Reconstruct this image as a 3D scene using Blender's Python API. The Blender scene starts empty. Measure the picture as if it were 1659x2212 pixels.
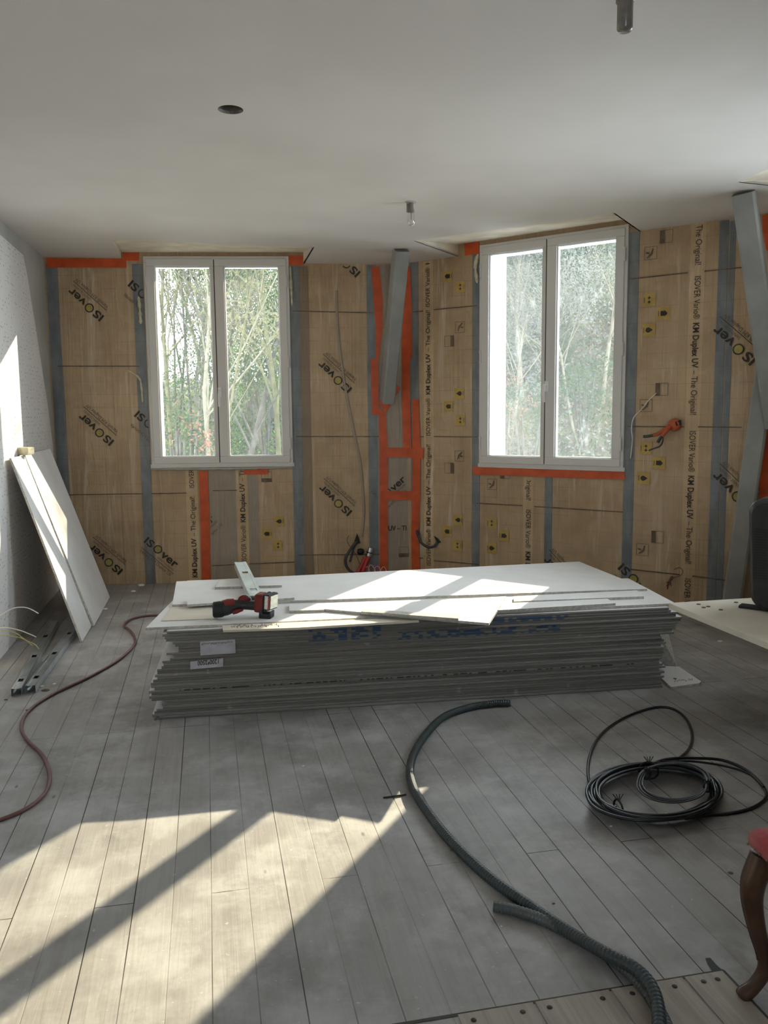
import bpy, bmesh, math, random
from mathutils import Vector, Matrix, noise
sc = bpy.context.scene
COL = sc.collection
V = Vector
# ------------------------------------------------------------------ camera
F_PX, CX, CY, EYE = 1789.0, 829.5, 1106.0, 1.38
dn = V((980 - CX, 16500 - CY, F_PX)).normalized()
fz = V((0, 0, 1)); Yc = (fz - dn * fz.dot(dn)).normalized(); Zc = -dn; Xc = Yc.cross(Zc)
CAMR = Matrix((Xc, Yc, Zc))                      # camera (x right, y down, z forward) -> world
cd = bpy.data.cameras.new('camera'); cam = bpy.data.objects.new('camera', cd); COL.objects.link(cam)
rx = CAMR @ V((1, 0, 0)); ry = CAMR @ V((0, -1, 0)); rz = CAMR @ V((0, 0, -1))
cam.matrix_world = Matrix(((rx.x, ry.x, rz.x, 0), (rx.y, ry.y, rz.y, 0), (rx.z, ry.z, rz.z, EYE), (0, 0, 0, 1)))
cd.sensor_fit = 'VERTICAL'; cd.sensor_height = 36.0; cd.lens = F_PX / 2212 * 36.0
cd.clip_start = 0.05; cd.clip_end = 300
sc.camera = cam
# ------------------------------------------------------------------ sky, sun, exposure
sc.view_settings.view_transform = 'Standard'; sc.view_settings.look = 'None'
sc.view_settings.gamma = 1.0; sc.view_settings.exposure = 1.90
wd = bpy.data.worlds.new('sky'); sc.world = wd; wd.use_nodes = True
bg = wd.node_tree.nodes['Background']; bg.inputs[0].default_value = (0.83, 0.92, 1.0, 1); bg.inputs[1].default_value = 4.6
SUN_AZ, SUN_TAN = math.radians(26.5), 0.39
sd = V((-math.sin(SUN_AZ), -math.cos(SUN_AZ), -SUN_TAN)).normalized()
sl = bpy.data.lights.new('sun', 'SUN'); sl.energy = 4.6; sl.color = (1.0, 0.85, 0.61); sl.angle = math.radians(0.45)
so = bpy.data.objects.new('sun', sl); COL.objects.link(so)
so.rotation_mode = 'QUATERNION'; so.rotation_quaternion = sd.to_track_quat('-Z', 'Y'); so.location = (6, 20, 12)
try:
    sc.cycles.max_bounces = 10; sc.cycles.diffuse_bounces = 7; sc.cycles.transparent_max_bounces = 24
    sc.cycles.caustics_reflective = False; sc.cycles.caustics_refractive = False
    sc.cycles.sample_clamp_indirect = 6.0
except Exception: pass

# ------------------------------------------------------------------ pixel helpers
def ray(x, y): return CAMR @ V(((x - CX) / F_PX, (y - CY) / F_PX, 1.0))
def pz(x, y, z=0.0):
    v = ray(x, y); t = (z - EYE) / v.z; return V((v.x * t, v.y * t, z))
def pdepth(x, y, Y):
    v = ray(x, y); t = Y / v.y; return V((v.x * t, Y, EYE + v.z * t))
def pplane(x, y, p, n):
    v = ray(x, y); q = V(p) - V((0, 0, EYE)); return v * (q.dot(n) / v.dot(n)) + V((0, 0, EYE))

# ------------------------------------------------------------------ mesh helpers
WM = {}
class MB:
    def __init__(s): s.v = []; s.f = []; s.m = []; s.sm = []
    def add(s, vs, fs, mi=0, smooth=False):
        o = len(s.v); s.v += [V(p) for p in vs]
        for f in fs: s.f.append([i + o for i in f]); s.m.append(mi); s.sm.append(smooth)
    def box(s, lo, hi, M=None, mi=0):
        x0, y0, z0 = lo; x1, y1, z1 = hi
        vs = [V(p) for p in ((x0, y0, z0), (x1, y0, z0), (x1, y1, z0), (x0, y1, z0), (x0, y0, z1), (x1, y0, z1), (x1, y1, z1), (x0, y1, z1))]
        if M is not None: vs = [M @ p for p in vs]
        s.add(vs, [(0, 3, 2, 1), (4, 5, 6, 7), (0, 1, 5, 4), (1, 2, 6, 5), (2, 3, 7, 6), (3, 0, 4, 7)], mi); return s
    def prism(s, poly, off, mi=0):
        """poly: list of 3D points; off: extrusion vector"""
        n = len(poly); a = [V(p) for p in poly]; b = [p + V(off) for p in a]
        s.add(a + b, [list(range(n))[::-1], list(range(n, 2 * n))] + [(i, (i + 1) % n, n + (i + 1) % n, n + i) for i in range(n)], mi); return s
    def tube(s, pts, r, n=8, mi=0, cap=True, smooth=True, rf=None, up=None):
        pts = [V(p) for p in pts]; N = len(pts); vs = []; T0 = None; nrm = None
        for i in range(N):
            t = (pts[min(i + 1, N - 1)] - pts[max(i - 1, 0)])
            t = t.normalized() if t.length > 1e-9 else (T0 or V((0, 0, 1)))
            if nrm is None:
                a = V((0, 0, 1)) if abs(t.z) < .9 else V((1, 0, 0))
                nrm = (a - t * a.dot(t)).normalized()
            else:
                nrm = (nrm - t * nrm.dot(t)).normalized()
            bn = t.cross(nrm); T0 = t
            rr = rf(i / (N - 1)) * r if rf else (r[i] if isinstance(r, (list, tuple)) else r)
            for k in range(n):
                a = 2 * math.pi * k / n
                vs.append(pts[i] + (nrm * math.cos(a) + bn * math.sin(a)) * rr)
        fs = [(i * n + k, i * n + (k + 1) % n, (i + 1) * n + (k + 1) % n, (i + 1) * n + k) for i in range(N - 1) for k in range(n)]
        s.add(vs, fs, mi, smooth)
        if cap:
            s.add([vs[k] for k in range(n)], [list(range(n))[::-1]], mi)
            s.add([vs[(N - 1) * n + k] for k in range(n)], [list(range(n))], mi)
        return s
    def cyl(s, a, b, r, n=20, mi=0, r2=None):
        return s.tube([a, b], [r, r if r2 is None else r2], n, mi)
    def lathe(s, prof, M, n=24, mi=0, smooth=True):
        vs = []
        for (r, h) in prof:
            for k in range(n):
                a = 2 * math.pi * k / n; vs.append(M @ V((r * math.cos(a), r * math.sin(a), h)))
        fs = [(i * n + k, i * n + (k + 1) % n, (i + 1) * n + (k + 1) % n, (i + 1) * n + k) for i in range(len(prof) - 1) for k in range(n)]
        s.add(vs, fs, mi, smooth); return s
    def text(s, txt, size, M, bold=False, mi=0, clip=None, width=None):
        vs, fs = glyphs(txt, bold)
        w = max(p.x for p in vs) if vs else 1
        k = size; kx = size if width is None else width / w
        P = [M @ V((p.x * kx, p.y * k, 0)) for p in vs]
        if clip: fs = [f for f in fs if all(clip(P[i]) for i in f)]
        s.add(P, fs, mi); return s
    def build(s, name, mats, parent=None, M=None, world=True, bevel=0, subs=0):
        me = bpy.data.meshes.new(name)
        if parent is not None: W = WM[parent]
        else: W = M if M is not None else Matrix.Identity(4)
        Wi = W.inverted()
        vs = [Wi @ p for p in s.v] if world else s.v
        me.from_pydata([tuple(p) for p in vs], [], s.f)
        for mm in (mats if isinstance(mats, (list, tuple)) else [mats]): me.materials.append(mm)
        me.polygons.foreach_set('material_index', s.m); me.polygons.foreach_set('use_smooth', s.sm)
        me.update()
        o = bpy.data.objects.new(name, me); COL.objects.link(o)
        if parent is not None: o.parent = parent; WM[o] = W
        else: o.matrix_world = W; WM[o] = W.copy()
        if bevel:
            b = o.modifiers.new('bevel', 'BEVEL'); b.width = bevel; b.segments = 2; b.limit_method = 'ANGLE'
        if subs:
            b = o.modifiers.new('subd', 'SUBSURF'); b.levels = subs; b.render_levels = subs
        return o
_gc = {}
def glyphs(t, bold):
    if (t, bold) in _gc: return _gc[(t, bold)]
    c = bpy.data.curves.new('t', 'FONT'); c.body = t; c.size = 1.0; c.resolution_u = 3
    c.offset = 0.022 if bold else 0.0
    o = bpy.data.objects.new('t', c); COL.objects.link(o)
    bpy.context.view_layer.update()
    me = bpy.data.meshes.new_from_object(o.evaluated_get(bpy.context.evaluated_depsgraph_get()))
    r = ([v.co.copy() for v in me.vertices], [list(p.vertices) for p in me.polygons])
    bpy.data.objects.remove(o); bpy.data.curves.remove(c); bpy.data.meshes.remove(me)
    _gc[(t, bold)] = r; return r
def tag(o, label=None, cat=None, group=None, kind=None):
    if label: o['label'] = label
    if cat: o['category'] = cat
    if group: o['group'] = group
    if kind: o['kind'] = kind
    return o
def empty(name, M, label=None, cat=None, group=None, kind=None):
    if isinstance(M, Vector): M = Matrix.Translation(M)
    o = bpy.data.objects.new(name, None); COL.objects.link(o); o.matrix_world = M; WM[o] = M.copy()
    o.empty_display_size = .1
    return tag(o, label, cat, group, kind)
def smooth_path(pts, seg=8, closed=False):
    pts = [V(p) for p in pts]; out = []; N = len(pts)
    for i in range(N if closed else N - 1):
        g = (lambda k: pts[k % N]) if closed else (lambda k: pts[min(max(k, 0), N - 1)])
        a, b, c, d = g(i - 1), g(i), g(i + 1), g(i + 2)
        for j in range(seg):
            t = j / seg
            out.append(.5 * ((2 * b) + (c - a) * t + (2 * a - 5 * b + 4 * c - d) * t * t + (3 * b - a - 3 * c + d) * t ** 3))
    out.append(pts[0].copy() if closed else pts[-1]); return out
def resample(pts, step):
    L = [0]
    for a, b in zip(pts, pts[1:]): L.append(L[-1] + (b - a).length)
    n = max(2, int(L[-1] / step)); out = []; j = 0
    for i in range(n + 1):
        s = L[-1] * i / n
        while j < len(L) - 2 and L[j + 1] < s: j += 1
        t = (s - L[j]) / max(1e-9, L[j + 1] - L[j]); out.append(pts[j].lerp(pts[j + 1], t))
    return out

# ------------------------------------------------------------------ material helpers
class NT:
    def __init__(s, name):
        s.m = bpy.data.materials.new(name); s.m.use_nodes = True; s.t = s.m.node_tree; s.n = s.t.nodes; s.l = s.t.links
        s.b = s.n['Principled BSDF']; s.out = s.n['Material Output']
    def new(s, typ, **kw):
        n = s.n.new(typ)
        for k, v in kw.items(): setattr(n, k, v)
        return n
    def link(s, a, b): s.l.new(a, b)
    def val(s, sock, v):
        if isinstance(v, (int, float)): sock.default_value = v
        elif isinstance(v, (tuple, list)): sock.default_value = (*v, 1) if len(v) == 3 and sock.type == 'RGBA' else v
        else: s.link(v, sock)
    def coord(s, kind='Object', scale=(1, 1, 1), rot=(0, 0, 0), loc=(0, 0, 0)):
        if kind == 'World': src = s.new('ShaderNodeNewGeometry').outputs['Position']
        else: src = s.new('ShaderNodeTexCoord').outputs[kind]
        mp = s.new('ShaderNodeMapping'); mp.inputs['Scale'].default_value = scale; mp.inputs['Rotation'].default_value = rot; mp.inputs['Location'].default_value = loc
        s.link(src, mp.inputs[0]); return mp.outputs[0]
    def noise(s, vec, scale, detail=4, rough=.55, dist=0):
        n = s.new('ShaderNodeTexNoise'); s.link(vec, n.inputs['Vector']); n.inputs['Scale'].default_value = scale
        n.inputs['Detail'].default_value = detail; n.inputs['Roughness'].default_value = rough; n.inputs['Distortion'].default_value = dist
        return n.outputs['Fac']
    def math(s, op, a, b=0, c=0, clamp=False):
        n = s.new('ShaderNodeMath', operation=op, use_clamp=clamp)
        for i, v in enumerate((a, b, c)): s.val(n.inputs[i], v)
        return n.outputs[0]
    def ramp(s, fac, p0, p1, v0=0.0, v1=1.0):
        n = s.new('ShaderNodeMapRange'); s.val(n.inputs[0], fac); n.interpolation_type = 'SMOOTHSTEP'
        n.inputs[1].default_value = p0; n.inputs[2].default_value = p1; n.inputs[3].default_value = v0; n.inputs[4].default_value = v1
        return n.outputs[0]
    def mix(s, fac, a, b, mode='MIX'):
        n = s.new('ShaderNodeMix', data_type='RGBA', blend_type=mode); s.val(n.inputs[0], fac); s.val(n.inputs[6], a); s.val(n.inputs[7], b)
        return n.outputs[2]
    def sep(s, vec):
        n = s.new('ShaderNodeSeparateXYZ'); s.link(vec, n.inputs[0]); return n.outputs
    def bump(s, h, strength=.3, dist=.01):
        n = s.new('ShaderNodeBump'); n.inputs['Strength'].default_value = strength; n.inputs['Distance'].default_value = dist
        s.link(h, n.inputs['Height']); s.link(n.outputs[0], s.b.inputs['Normal'])
    def base(s, c): s.val(s.b.inputs['Base Color'], c)
    def set(s, rough=.5, metal=0, spec=.5, **kw):
        s.val(s.b.inputs['Roughness'], rough); s.val(s.b.inputs['Metallic'], metal); s.b.inputs['Specular IOR Level'].default_value = spec
        for k, v in kw.items(): s.val(s.b.inputs[k], v)
        return s.m
def plain(name, c, rough=.5, metal=0, spec=.4, var=.12, scale=12, bump=0, kind='Object', **kw):
    t = NT(name); v = t.coord(kind); f = t.noise(v, scale, 4)
    d = tuple(x * (1 - var) for x in c); e = tuple(min(1, x * (1 + var)) for x in c)
    t.base(t.mix(t.ramp(f, .3, .7), d, e))
    if bump: t.bump(t.noise(v, scale * 4, 5), bump, .004)
    return t.set(rough, metal, spec, **kw)

# plasterboard face / ceiling / walls
def m_ceiling():
    t = NT('ceiling paint'); v = t.coord('World')
    t.base(t.mix(t.ramp(t.noise(v, 1.3, 3), .35, .65), (.70, .665, .635), (.75, .715, .685)))
    t.bump(t.noise(v, 220, 3), .06, .002); return t.set(.75, spec=.2)
def m_membrane(name, tint=(1, 1, 1), grey=0.0):
    t = NT(name); v = t.coord('Object'); X = t.sep(v)
    n1 = t.noise(v, 1.7, 3); n2 = t.noise(v, 9, 5, .6)
    a = t.mix(t.ramp(n1, .32, .68), (.42, .287, .165), (.545, .392, .240))
    a = t.mix(t.math('MULTIPLY', t.ramp(n2, .35, .75), .35), a, (.60, .47, .30))
    # square blotches of the wool behind
    vo = t.new('ShaderNodeTexVoronoi', distance='CHEBYCHEV'); t.link(t.coord('Object', (1.9, 1.9, 1.9)), vo.inputs['Vector'])
    vc = t.sep(vo.outputs['Color'])
    a = t.mix(t.math('MULTIPLY', vc[0], .28), a, (.33, .235, .145))
    # printed square grid
    def grid(ax, per, w):
        m = t.math('PINGPONG', ax, per / 2); return t.math('LESS_THAN', m, w)
    g = t.math('MAXIMUM', grid(X[0], .105, .0013), grid(X[2], .105, .0013))
    g = t.math('MULTIPLY', g, t.math('MULTIPLY', t.ramp(t.noise(v, 3.5, 2), .35, .6), .42))
    a = t.mix(g, a, (.16, .11, .07))
    # stretched folds of the film: crease whitening, with highlights put into the colour
    fv = t.coord('Object', (13, 1, .9), (0, .09, 0)); f = t.noise(fv, 1.0, 5, .62, .8)
    fold = t.ramp(f, .56, .70); mask = t.ramp(t.noise(v, 1.1, 2), .36, .56)
    fm = t.math('MULTIPLY', fold, mask)
    a = t.mix(t.math('MULTIPLY', fm, .7), a, (.66, .54, .40))
    fv2 = t.coord('Object', (30, 1, 1.5), (0, -.2, 0)); f2 = t.ramp(t.noise(fv2, 1, 4, .6, .6), .61, .67)
    a = t.mix(t.math('MULTIPLY', t.math('MULTIPLY', f2, mask), .4), a, (.74, .64, .50))
    if grey: a = t.mix(grey, a, (.27, .26, .25))
    a = t.mix(1.0, a, tint, 'MULTIPLY')
    t.base(a); t.bump(t.math('ADD', f, t.math('MULTIPLY', t.noise(v, 5, 3), .6)), .55, .03)
    return t.set(.42, spec=.45)
def m_stud():
    t = NT('stud seen through film'); v = t.coord('Object', (1, 1, .35)); f = t.noise(v, 14, 4)
    a = t.mix(t.ramp(f, .3, .7), (.15, .17, .19), (.235, .25, .262))
    a = t.mix(t.math('MULTIPLY', t.ramp(t.noise(v, 4, 3), .45, .75), .4), a, (.25, .20, .15))
    X = t.sep(t.coord('Object')); g = t.math('LESS_THAN', t.math('PINGPONG', X[2], .0525), .0013)
    a = t.mix(t.math('MULTIPLY', g, .5), a, (.10, .10, .11))
    t.base(a); t.bump(t.noise(t.coord('Object', (12, 1, .8)), 1, 4), .4, .02); return t.set(.4, spec=.45)
def m_floor():
    t = NT('old dusty floorboards'); v = t.coord('Object'); X = t.sep(v)
    cb = t.new('ShaderNodeCombineXYZ'); t.link(X[1], cb.inputs[0]); t.link(t.math('ADD', X[0], .031), cb.inputs[1])
    br = t.new('ShaderNodeTexBrick'); t.link(cb.outputs[0], br.inputs['Vector'])
    br.offset = .37; br.offset_frequency = 3; br.squash = 1
    for k, q in (('Scale', 1), ('Mortar Size', .0017), ('Mortar Smooth', .25), ('Bias', 0), ('Brick Width', 3.7), ('Row Height', .1085)): br.inputs[k].default_value = q
    br.inputs['Color1'].default_value = (0, 0, 0, 1); br.inputs['Color2'].default_value = (1, 1, 1, 1); br.inputs['Mortar'].default_value = (.5, .5, .5, 1)
    tone = t.sep(br.outputs['Color'])[0]
    gv = t.coord('Object', (38, 2.2, 1)); g = t.noise(gv, 1, 6, .6, 1.2)
    a = t.mix(tone, (.300, .290, .283), (.340, .328, .318))
    a = t.mix(t.math('MULTIPLY', t.ramp(g, .40, .68), .35), a, (.24, .21, .18))
    n = t.noise(v, 3.3, 6, .65); a = t.mix(t.math('MULTIPLY', t.ramp(n, .42, .68), .75), a, (.49, .482, .478))
    n2 = t.noise(t.coord('Object', loc=(5, 2, 0)), 2.1, 6, .7); a = t.mix(t.math('MULTIPLY', t.ramp(n2, .48, .70), .6), a, (.150, .142, .135))
    sp = t.noise(v, 60, 2, .5); a = t.mix(t.math('MULTIPLY', t.ramp(sp, .68, .78), .6), a, (.60, .58, .55))
    kn = t.new('ShaderNodeTexVoronoi'); t.link(t.coord('Object', (2.6, 1.1, 1)), kn.inputs['Vector']); kn.inputs['Scale'].default_value = 2.2
    a = t.mix(t.math('MULTIPLY', t.ramp(kn.outputs['Distance'], .022, .05, 1, 0), .7), a, (.10, .08, .07))
    gapm = t.math('MULTIPLY', br.outputs['Fac'], t.ramp(t.noise(t.coord('Object', (9.2, .7, 1)), 1, 3), .38, .60, .12, 1))
    a = t.mix(gapm, a, (.022, .018, .015))
    t.base(a)
    h = t.math('SUBTRACT', t.math('MULTIPLY', g, .25), t.math('MULTIPLY', br.outputs['Fac'], 1.4)); t.bump(h, .7, .005)
    t.val(t.b.inputs['Roughness'], t.ramp(n, .3, .7, .45, .72)); t.b.inputs['Specular IOR Level'].default_value = .38
    return t.m
def m_patchboard():
    t = NT('bare repair boards'); g = t.noise(t.coord('Object', (40, 2, 1)), 1, 6, .6, 1); n = t.noise(t.coord('Object'), 5, 5)
    a = t.mix(t.ramp(g, .35, .7), (.40, .355, .305), (.31, .27, .23)); a = t.mix(t.math('MULTIPLY', t.ramp(n, .5, .7), .45), a, (.30, .27, .24))
    t.base(a); t.bump(g, .3, .003); return t.set(.6, spec=.3)
def m_wallpaper():
    t = NT('speckled wallpaper'); v = t.coord('Object')
    vo = t.new('ShaderNodeTexVoronoi'); t.link(t.coord('Object', (36, 36, 36), loc=(0, .93, 0)), vo.inputs['Vector']); vo.inputs['Randomness'].default_value = .35; vo.inputs['Scale'].default_value = 1
    d = t.ramp(vo.outputs['Distance'], .20, .31, 1, 0); keep = t.ramp(t.sep(vo.outputs['Color'])[1], .25, .4)
    a = t.mix(t.math('MULTIPLY', t.math('MULTIPLY', d, keep), .95), t.mix(t.noise(v, 3), (.70, .675, .66), (.77, .745, .73)), (.16, .12, .12))
    t.base(a); return t.set(.7, spec=.2)
def m_board_edge():
    """plasterboard: pale paper faces, grey-brown edges with some shade in their colour, blue factory print and stamped dashes on the long edge (by place on the board pile)"""
    t = NT('plasterboard paper'); P = t.coord('World'); X = t.sep(P)
    a = t.mix(t.ramp(t.noise(P, 2.5, 3), .35, .65), (.70, .69, .70), (.77, .76, .765))
    nn = t.new('ShaderNodeNewGeometry'); N = t.sep(nn.outputs['True Normal'])
    side = t.math('LESS_THAN', t.math('ABSOLUTE', N[2]), .8)
    f = t.noise(t.coord('World', (1.3, 1.3, 70)), 1, 4)
    e = t.mix(t.ramp(f, .3, .7), (.155, .147, .132), (.255, .242, .22))  # grey-brown edge paper, darkened in colour for the shaded pile front
    e = t.mix(t.math('MULTIPLY', t.ramp(t.noise(P, 16, 4), .66, .74), .6), e, (.45, .43, .40))
    # blue print: blocks of letters cut by the board joints
    wv = t.new('ShaderNodeTexWhiteNoise', noise_dimensions='2D')
    def snap(ax, s): return t.math('SNAP', ax, s)
    c2 = t.new('ShaderNodeCombineXYZ'); t.link(snap(X[0], .020), c2.inputs[0]); t.link(snap(X[2], .0125), c2.inputs[1]); t.link(c2.outputs[0], wv.inputs['Vector'])
    blk = t.math('GREATER_THAN', wv.outputs['Value'], .42)
    def rng(ax, lo, hi): return t.math('MULTIPLY', t.math('GREATER_THAN', ax, lo), t.math('LESS_THAN', ax, hi))
    zs = t.math('SUBTRACT', X[2], t.math('MULTIPLY', X[0], .0))
    r1 = t.math('MULTIPLY', rng(X[0], -.36, -.02), rng(zs, .33, .395)); r2 = t.math('MULTIPLY', rng(X[0], .06, .86), rng(zs, .318, .355))
    r3 = t.math('MULTIPLY', rng(X[0], .42, .90), rng(zs, .378, .40))
    blue = t.math('MULTIPLY', t.math('MAXIMUM', t.math('MAXIMUM', r1, r2), r3), blk)
    e = t.mix(t.math('MULTIPLY', blue, .85), e, (.035, .085, .17))
    wv2 = t.new('ShaderNodeTexWhiteNoise', noise_dimensions='1D'); t.link(snap(X[0], .011), wv2.inputs['W'])
    st = t.math('MULTIPLY', t.math('GREATER_THAN', wv2.outputs['Value'], .45), rng(X[2], .1295, .1355))
    st = t.math('MULTIPLY', st, t.math('GREATER_THAN', t.noise(t.coord('World', (9, 0, 0)), 1, 1), .42)); st = t.math('MULTIPLY', st, rng(X[0], -.95, 1.25))
    e = t.mix(t.math('MULTIPLY', st, .9), e, (.04, .035, .035))
    t.base(t.mix(side, a, e)); return t.set(.75, spec=.15)
def m_glass(name, dust=.04, streak=0.0, tint=(1, 1, 1)):
    t = NT(name); t.n.remove(t.b)
    tr = t.new('ShaderNodeBsdfTransparent'); tr.inputs[0].default_value = (.96, .98, .97, 1)
    gl = t.new('ShaderNodeBsdfGlossy'); gl.inputs['Roughness'].default_value = .01; gl.inputs[0].default_value = (1, 1, 1, 1)
    fr = t.new('ShaderNodeFresnel'); fr.inputs[0].default_value = 1.5
    m1 = t.new('ShaderNodeMixShader'); t.link(t.math('MULTIPLY', fr.outputs[0], .9), m1.inputs[0]); t.link(tr.outputs[0], m1.inputs[1]); t.link(gl.outputs[0], m1.inputs[2])
    df = t.new('ShaderNodeBsdfTranslucent'); df.inputs[0].default_value = (*tint, 1)
    v = t.coord('Object'); s1 = t.noise(t.coord('Object', (14, 1, 3.0)), 1, 6, .7, 1.5); s2 = t.noise(v, 2.2, 3)
    f = t.math('ADD', dust, t.math('MULTIPLY', t.math('MULTIPLY', t.ramp(s1, .5, .8), t.ramp(s2, .4, .65)), streak))
    m2 = t.new('ShaderNodeMixShader'); t.link(f, m2.inputs[0]); t.link(m1.outputs[0], m2.inputs[1]); t.link(df.outputs[0], m2.inputs[2])
    t.link(m2.outputs[0], t.out.inputs[0]); return t.m

M = {}
M['ceiling'] = m_ceiling()
M['membrane'] = m_membrane('vapour barrier film')
M['membrane_light'] = m_membrane('vapour barrier film band', (1.22, 1.22, 1.2))
M['membrane_grey'] = m_membrane('vapour barrier film over grey', (.95, .97, 1.0), .5)
M['membrane_dark'] = m_membrane('vapour barrier film overlap', (.60, .58, .56), .25)
M['stud'] = m_stud()
M['floor'] = m_floor(); M['patch'] = m_patchboard()
M['wallpaper'] = m_wallpaper(); M['plaster'] = plain('bare plaster', (.42, .41, .385), .8, scale=3, var=.08)
M['board'] = m_board_edge()
M['cutboard'] = plain('plasterboard offcut', (.76, .745, .73), .8, spec=.15, scale=4, var=.04)
M['gypsum'] = plain('cut gypsum core', (.50, .475, .44), .9, spec=.1, scale=60, var=.2)
M['cream'] = plain('cream board', (.70, .64, .54), .75, spec=.2, scale=3, var=.07)
M['pvc'] = plain('white pvc', (.69, .67, .65), .38, spec=.4, scale=2, var=.03)
M['pvc_edge'] = plain('white pvc reveal', (.85, .85, .85), .4, scale=2, var=.02)
M['reveal'] = plain('white render outside', (.88, .87, .85), .8, scale=5, var=.04)
M['seal'] = plain('black gasket', (.03, .03, .032), .6)
M['tape'] = plain('orange red tape', (.58, .092, .022), .42, spec=.4, scale=9, var=.16, bump=.25)
M['ink'] = plain('dark print', (.045, .034, .025), .6, var=.3)
M['ink2'] = plain('brown print', (.15, .105, .07), .6, var=.3)
M['yellow'] = plain('yellow print', (.50, .34, .10), .5, var=.12)
M['logo_yellow'] = plain('yellow green print', (.42, .34, .10), .5)
M['beam'] = plain('grey painted timber', (.31, .315, .305), .6, spec=.3, scale=5, var=.1, bump=.15)
M['foam'] = plain('pale expanding foam', (.62, .56, .42), .85, scale=25, var=.2, bump=.5)
M['wood'] = plain('raw pine board', (.78, .70, .58), .7, scale=6, var=.12)
M['zinc'] = plain('galvanised steel', (.58, .62, .65), .32, metal=.85, scale=10, var=.15)
M['dark'] = plain('black plastic', (.022, .023, .026), .42, spec=.45, var=.25, scale=20, bump=.1)
M['rubber'] = plain('black rubber', (.012, .013, .015), .5, spec=.4)
M['black_cable'] = plain('black cable sheath', (.010, .012, .016), .33, spec=.5)
M['grey_cable'] = plain('dark grey cable sheath', (.06, .065, .07), .4)
M['conduit'] = plain('grey corrugated conduit', (.040, .052, .056), .42, spec=.45)
M['conduit2'] = plain('mid grey corrugated conduit', (.085, .095, .095), .42, spec=.45)
M['hose'] = plain('red brown hose', (.135, .055, .052), .45, spec=.4)
M['red'] = plain('red plastic', (.42, .03, .03), .4, spec=.45)
M['darkred'] = plain('dark red plastic', (.17, .018, .016), .4)
M['pinkwire'] = plain('red wire', (.55, .10, .12), .4)
M['whitewire'] = plain('white wire', (.75, .70, .65), .5)
M['yellowwire'] = plain('yellow green wire', (.50, .45, .16), .5)
M['orange'] = plain('orange conduit', (.50, .11, .045), .45)
M['velvet'] = plain('red seat fabric', (.36, .055, .058), .9, spec=.15, scale=90, var=.12, **{'Sheen Weight': .25})
M['walnut'] = plain('dark stained wood', (.060, .028, .016), .34, spec=.45, scale=14, var=.35)
M['brass'] = plain('aged brass', (.20, .13, .06), .4, metal=.8)
M['glass1'] = m_glass('window glass', .012, .02)
M['glass2'] = m_glass('dusty window glass', .016, .05, (.85, .92, 1))
M['led'] = plain('frosted lens', (.72, .74, .66), .3, var=.15, scale=60)
M['label'] = plain('paper label', (.50, .50, .54), .7, scale=30, var=.1)
M['socket'] = plain('brown socket', (.20, .17, .145), .5)
M['clear'] = None
t = NT('thin clear glass'); t.n.remove(t.b)
tr = t.new('ShaderNodeBsdfTransparent'); gl = t.new('ShaderNodeBsdfGlossy'); gl.inputs['Roughness'].default_value = .05
lw = t.new('ShaderNodeLayerWeight'); lw.inputs[0].default_value = .35; mx = t.new('ShaderNodeMixShader'); tr.inputs[0].default_value = (.93, .93, .93, 1)
t.link(t.math('MULTIPLY', lw.outputs['Fresnel'], .8), mx.inputs[0]); t.link(tr.outputs[0], mx.inputs[1]); t.link(gl.outputs[0], mx.inputs[2]); t.link(mx.outputs[0], t.out.inputs[0]); M['clear'] = t.m

# ------------------------------------------------------------------ room geometry
CEIL = 2.612
E1 = V((.978, .208, 0)).normalized(); E2 = V((-E1.y, E1.x, 0))
LD = V((1.2, .06, 0)).normalized(); LP = V((-2.0, 6.835, 0)); LN = V((LD.y, -LD.x, 0))       # left bay wall, LN points into room
RD = V((.94, -.677, 0)).normalized(); RP = V((.75, 6.549, 0)); RN = V((RD.y, -RD.x, 0))
def isect(p, d, q, e):
    k = d.x * e.y - d.y * e.x; w = q - p; return p + d * ((w.x * e.y - w.y * e.x) / k)
CORN = isect(LP, LD, RP, RD)
WLP = V((-2.251, 4.71, 0)); WLN = E1.copy()                                             # left wall
CL = isect(LP, LD, WLP, E2)
CR = RP + RD * 2.13                                                                     # corner with the right wall
BK = WLP - E2 * 7.0                                                                     # rear left corner
BKR = isect(BK, E1, CR, E2)
def frame(P, D, N):  # local x along wall, y = into the room, z up
    return Matrix(((D.x, N.x, 0, P.x), (D.y, N.y, 0, P.y), (0, 0, 1, 0), (0, 0, 0, 1)))
ML = frame(CL, LD, LN); MR = frame(CORN, RD, RN)
# frame() mirrors when D x N = -Z; use y = outwards so the frame stays right handed
ML = frame(CL, LD, -LN); MR = frame(CORN, RD, -RN)
LLEN = (CORN - CL).length; RLEN = (CR - CORN).length
MLi, MRi = ML.inverted(), MR.inverted()
CORNPX = 0
c_ = CAMR.transposed() @ (V((CORN.x, CORN.y, 1.5)) - V((0, 0, EYE))); CORNPX = CX + F_PX * c_.x / c_.z
def onL(x, y, d=0): return pplane(x, y, LP + LN * d, LN)
def onR(x, y, d=0): return pplane(x, y, RP + RN * d, RN)
def onW(x, y, d=0): return onL(x, y, d) if x <= CORNPX else onR(x, y, d)
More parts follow.
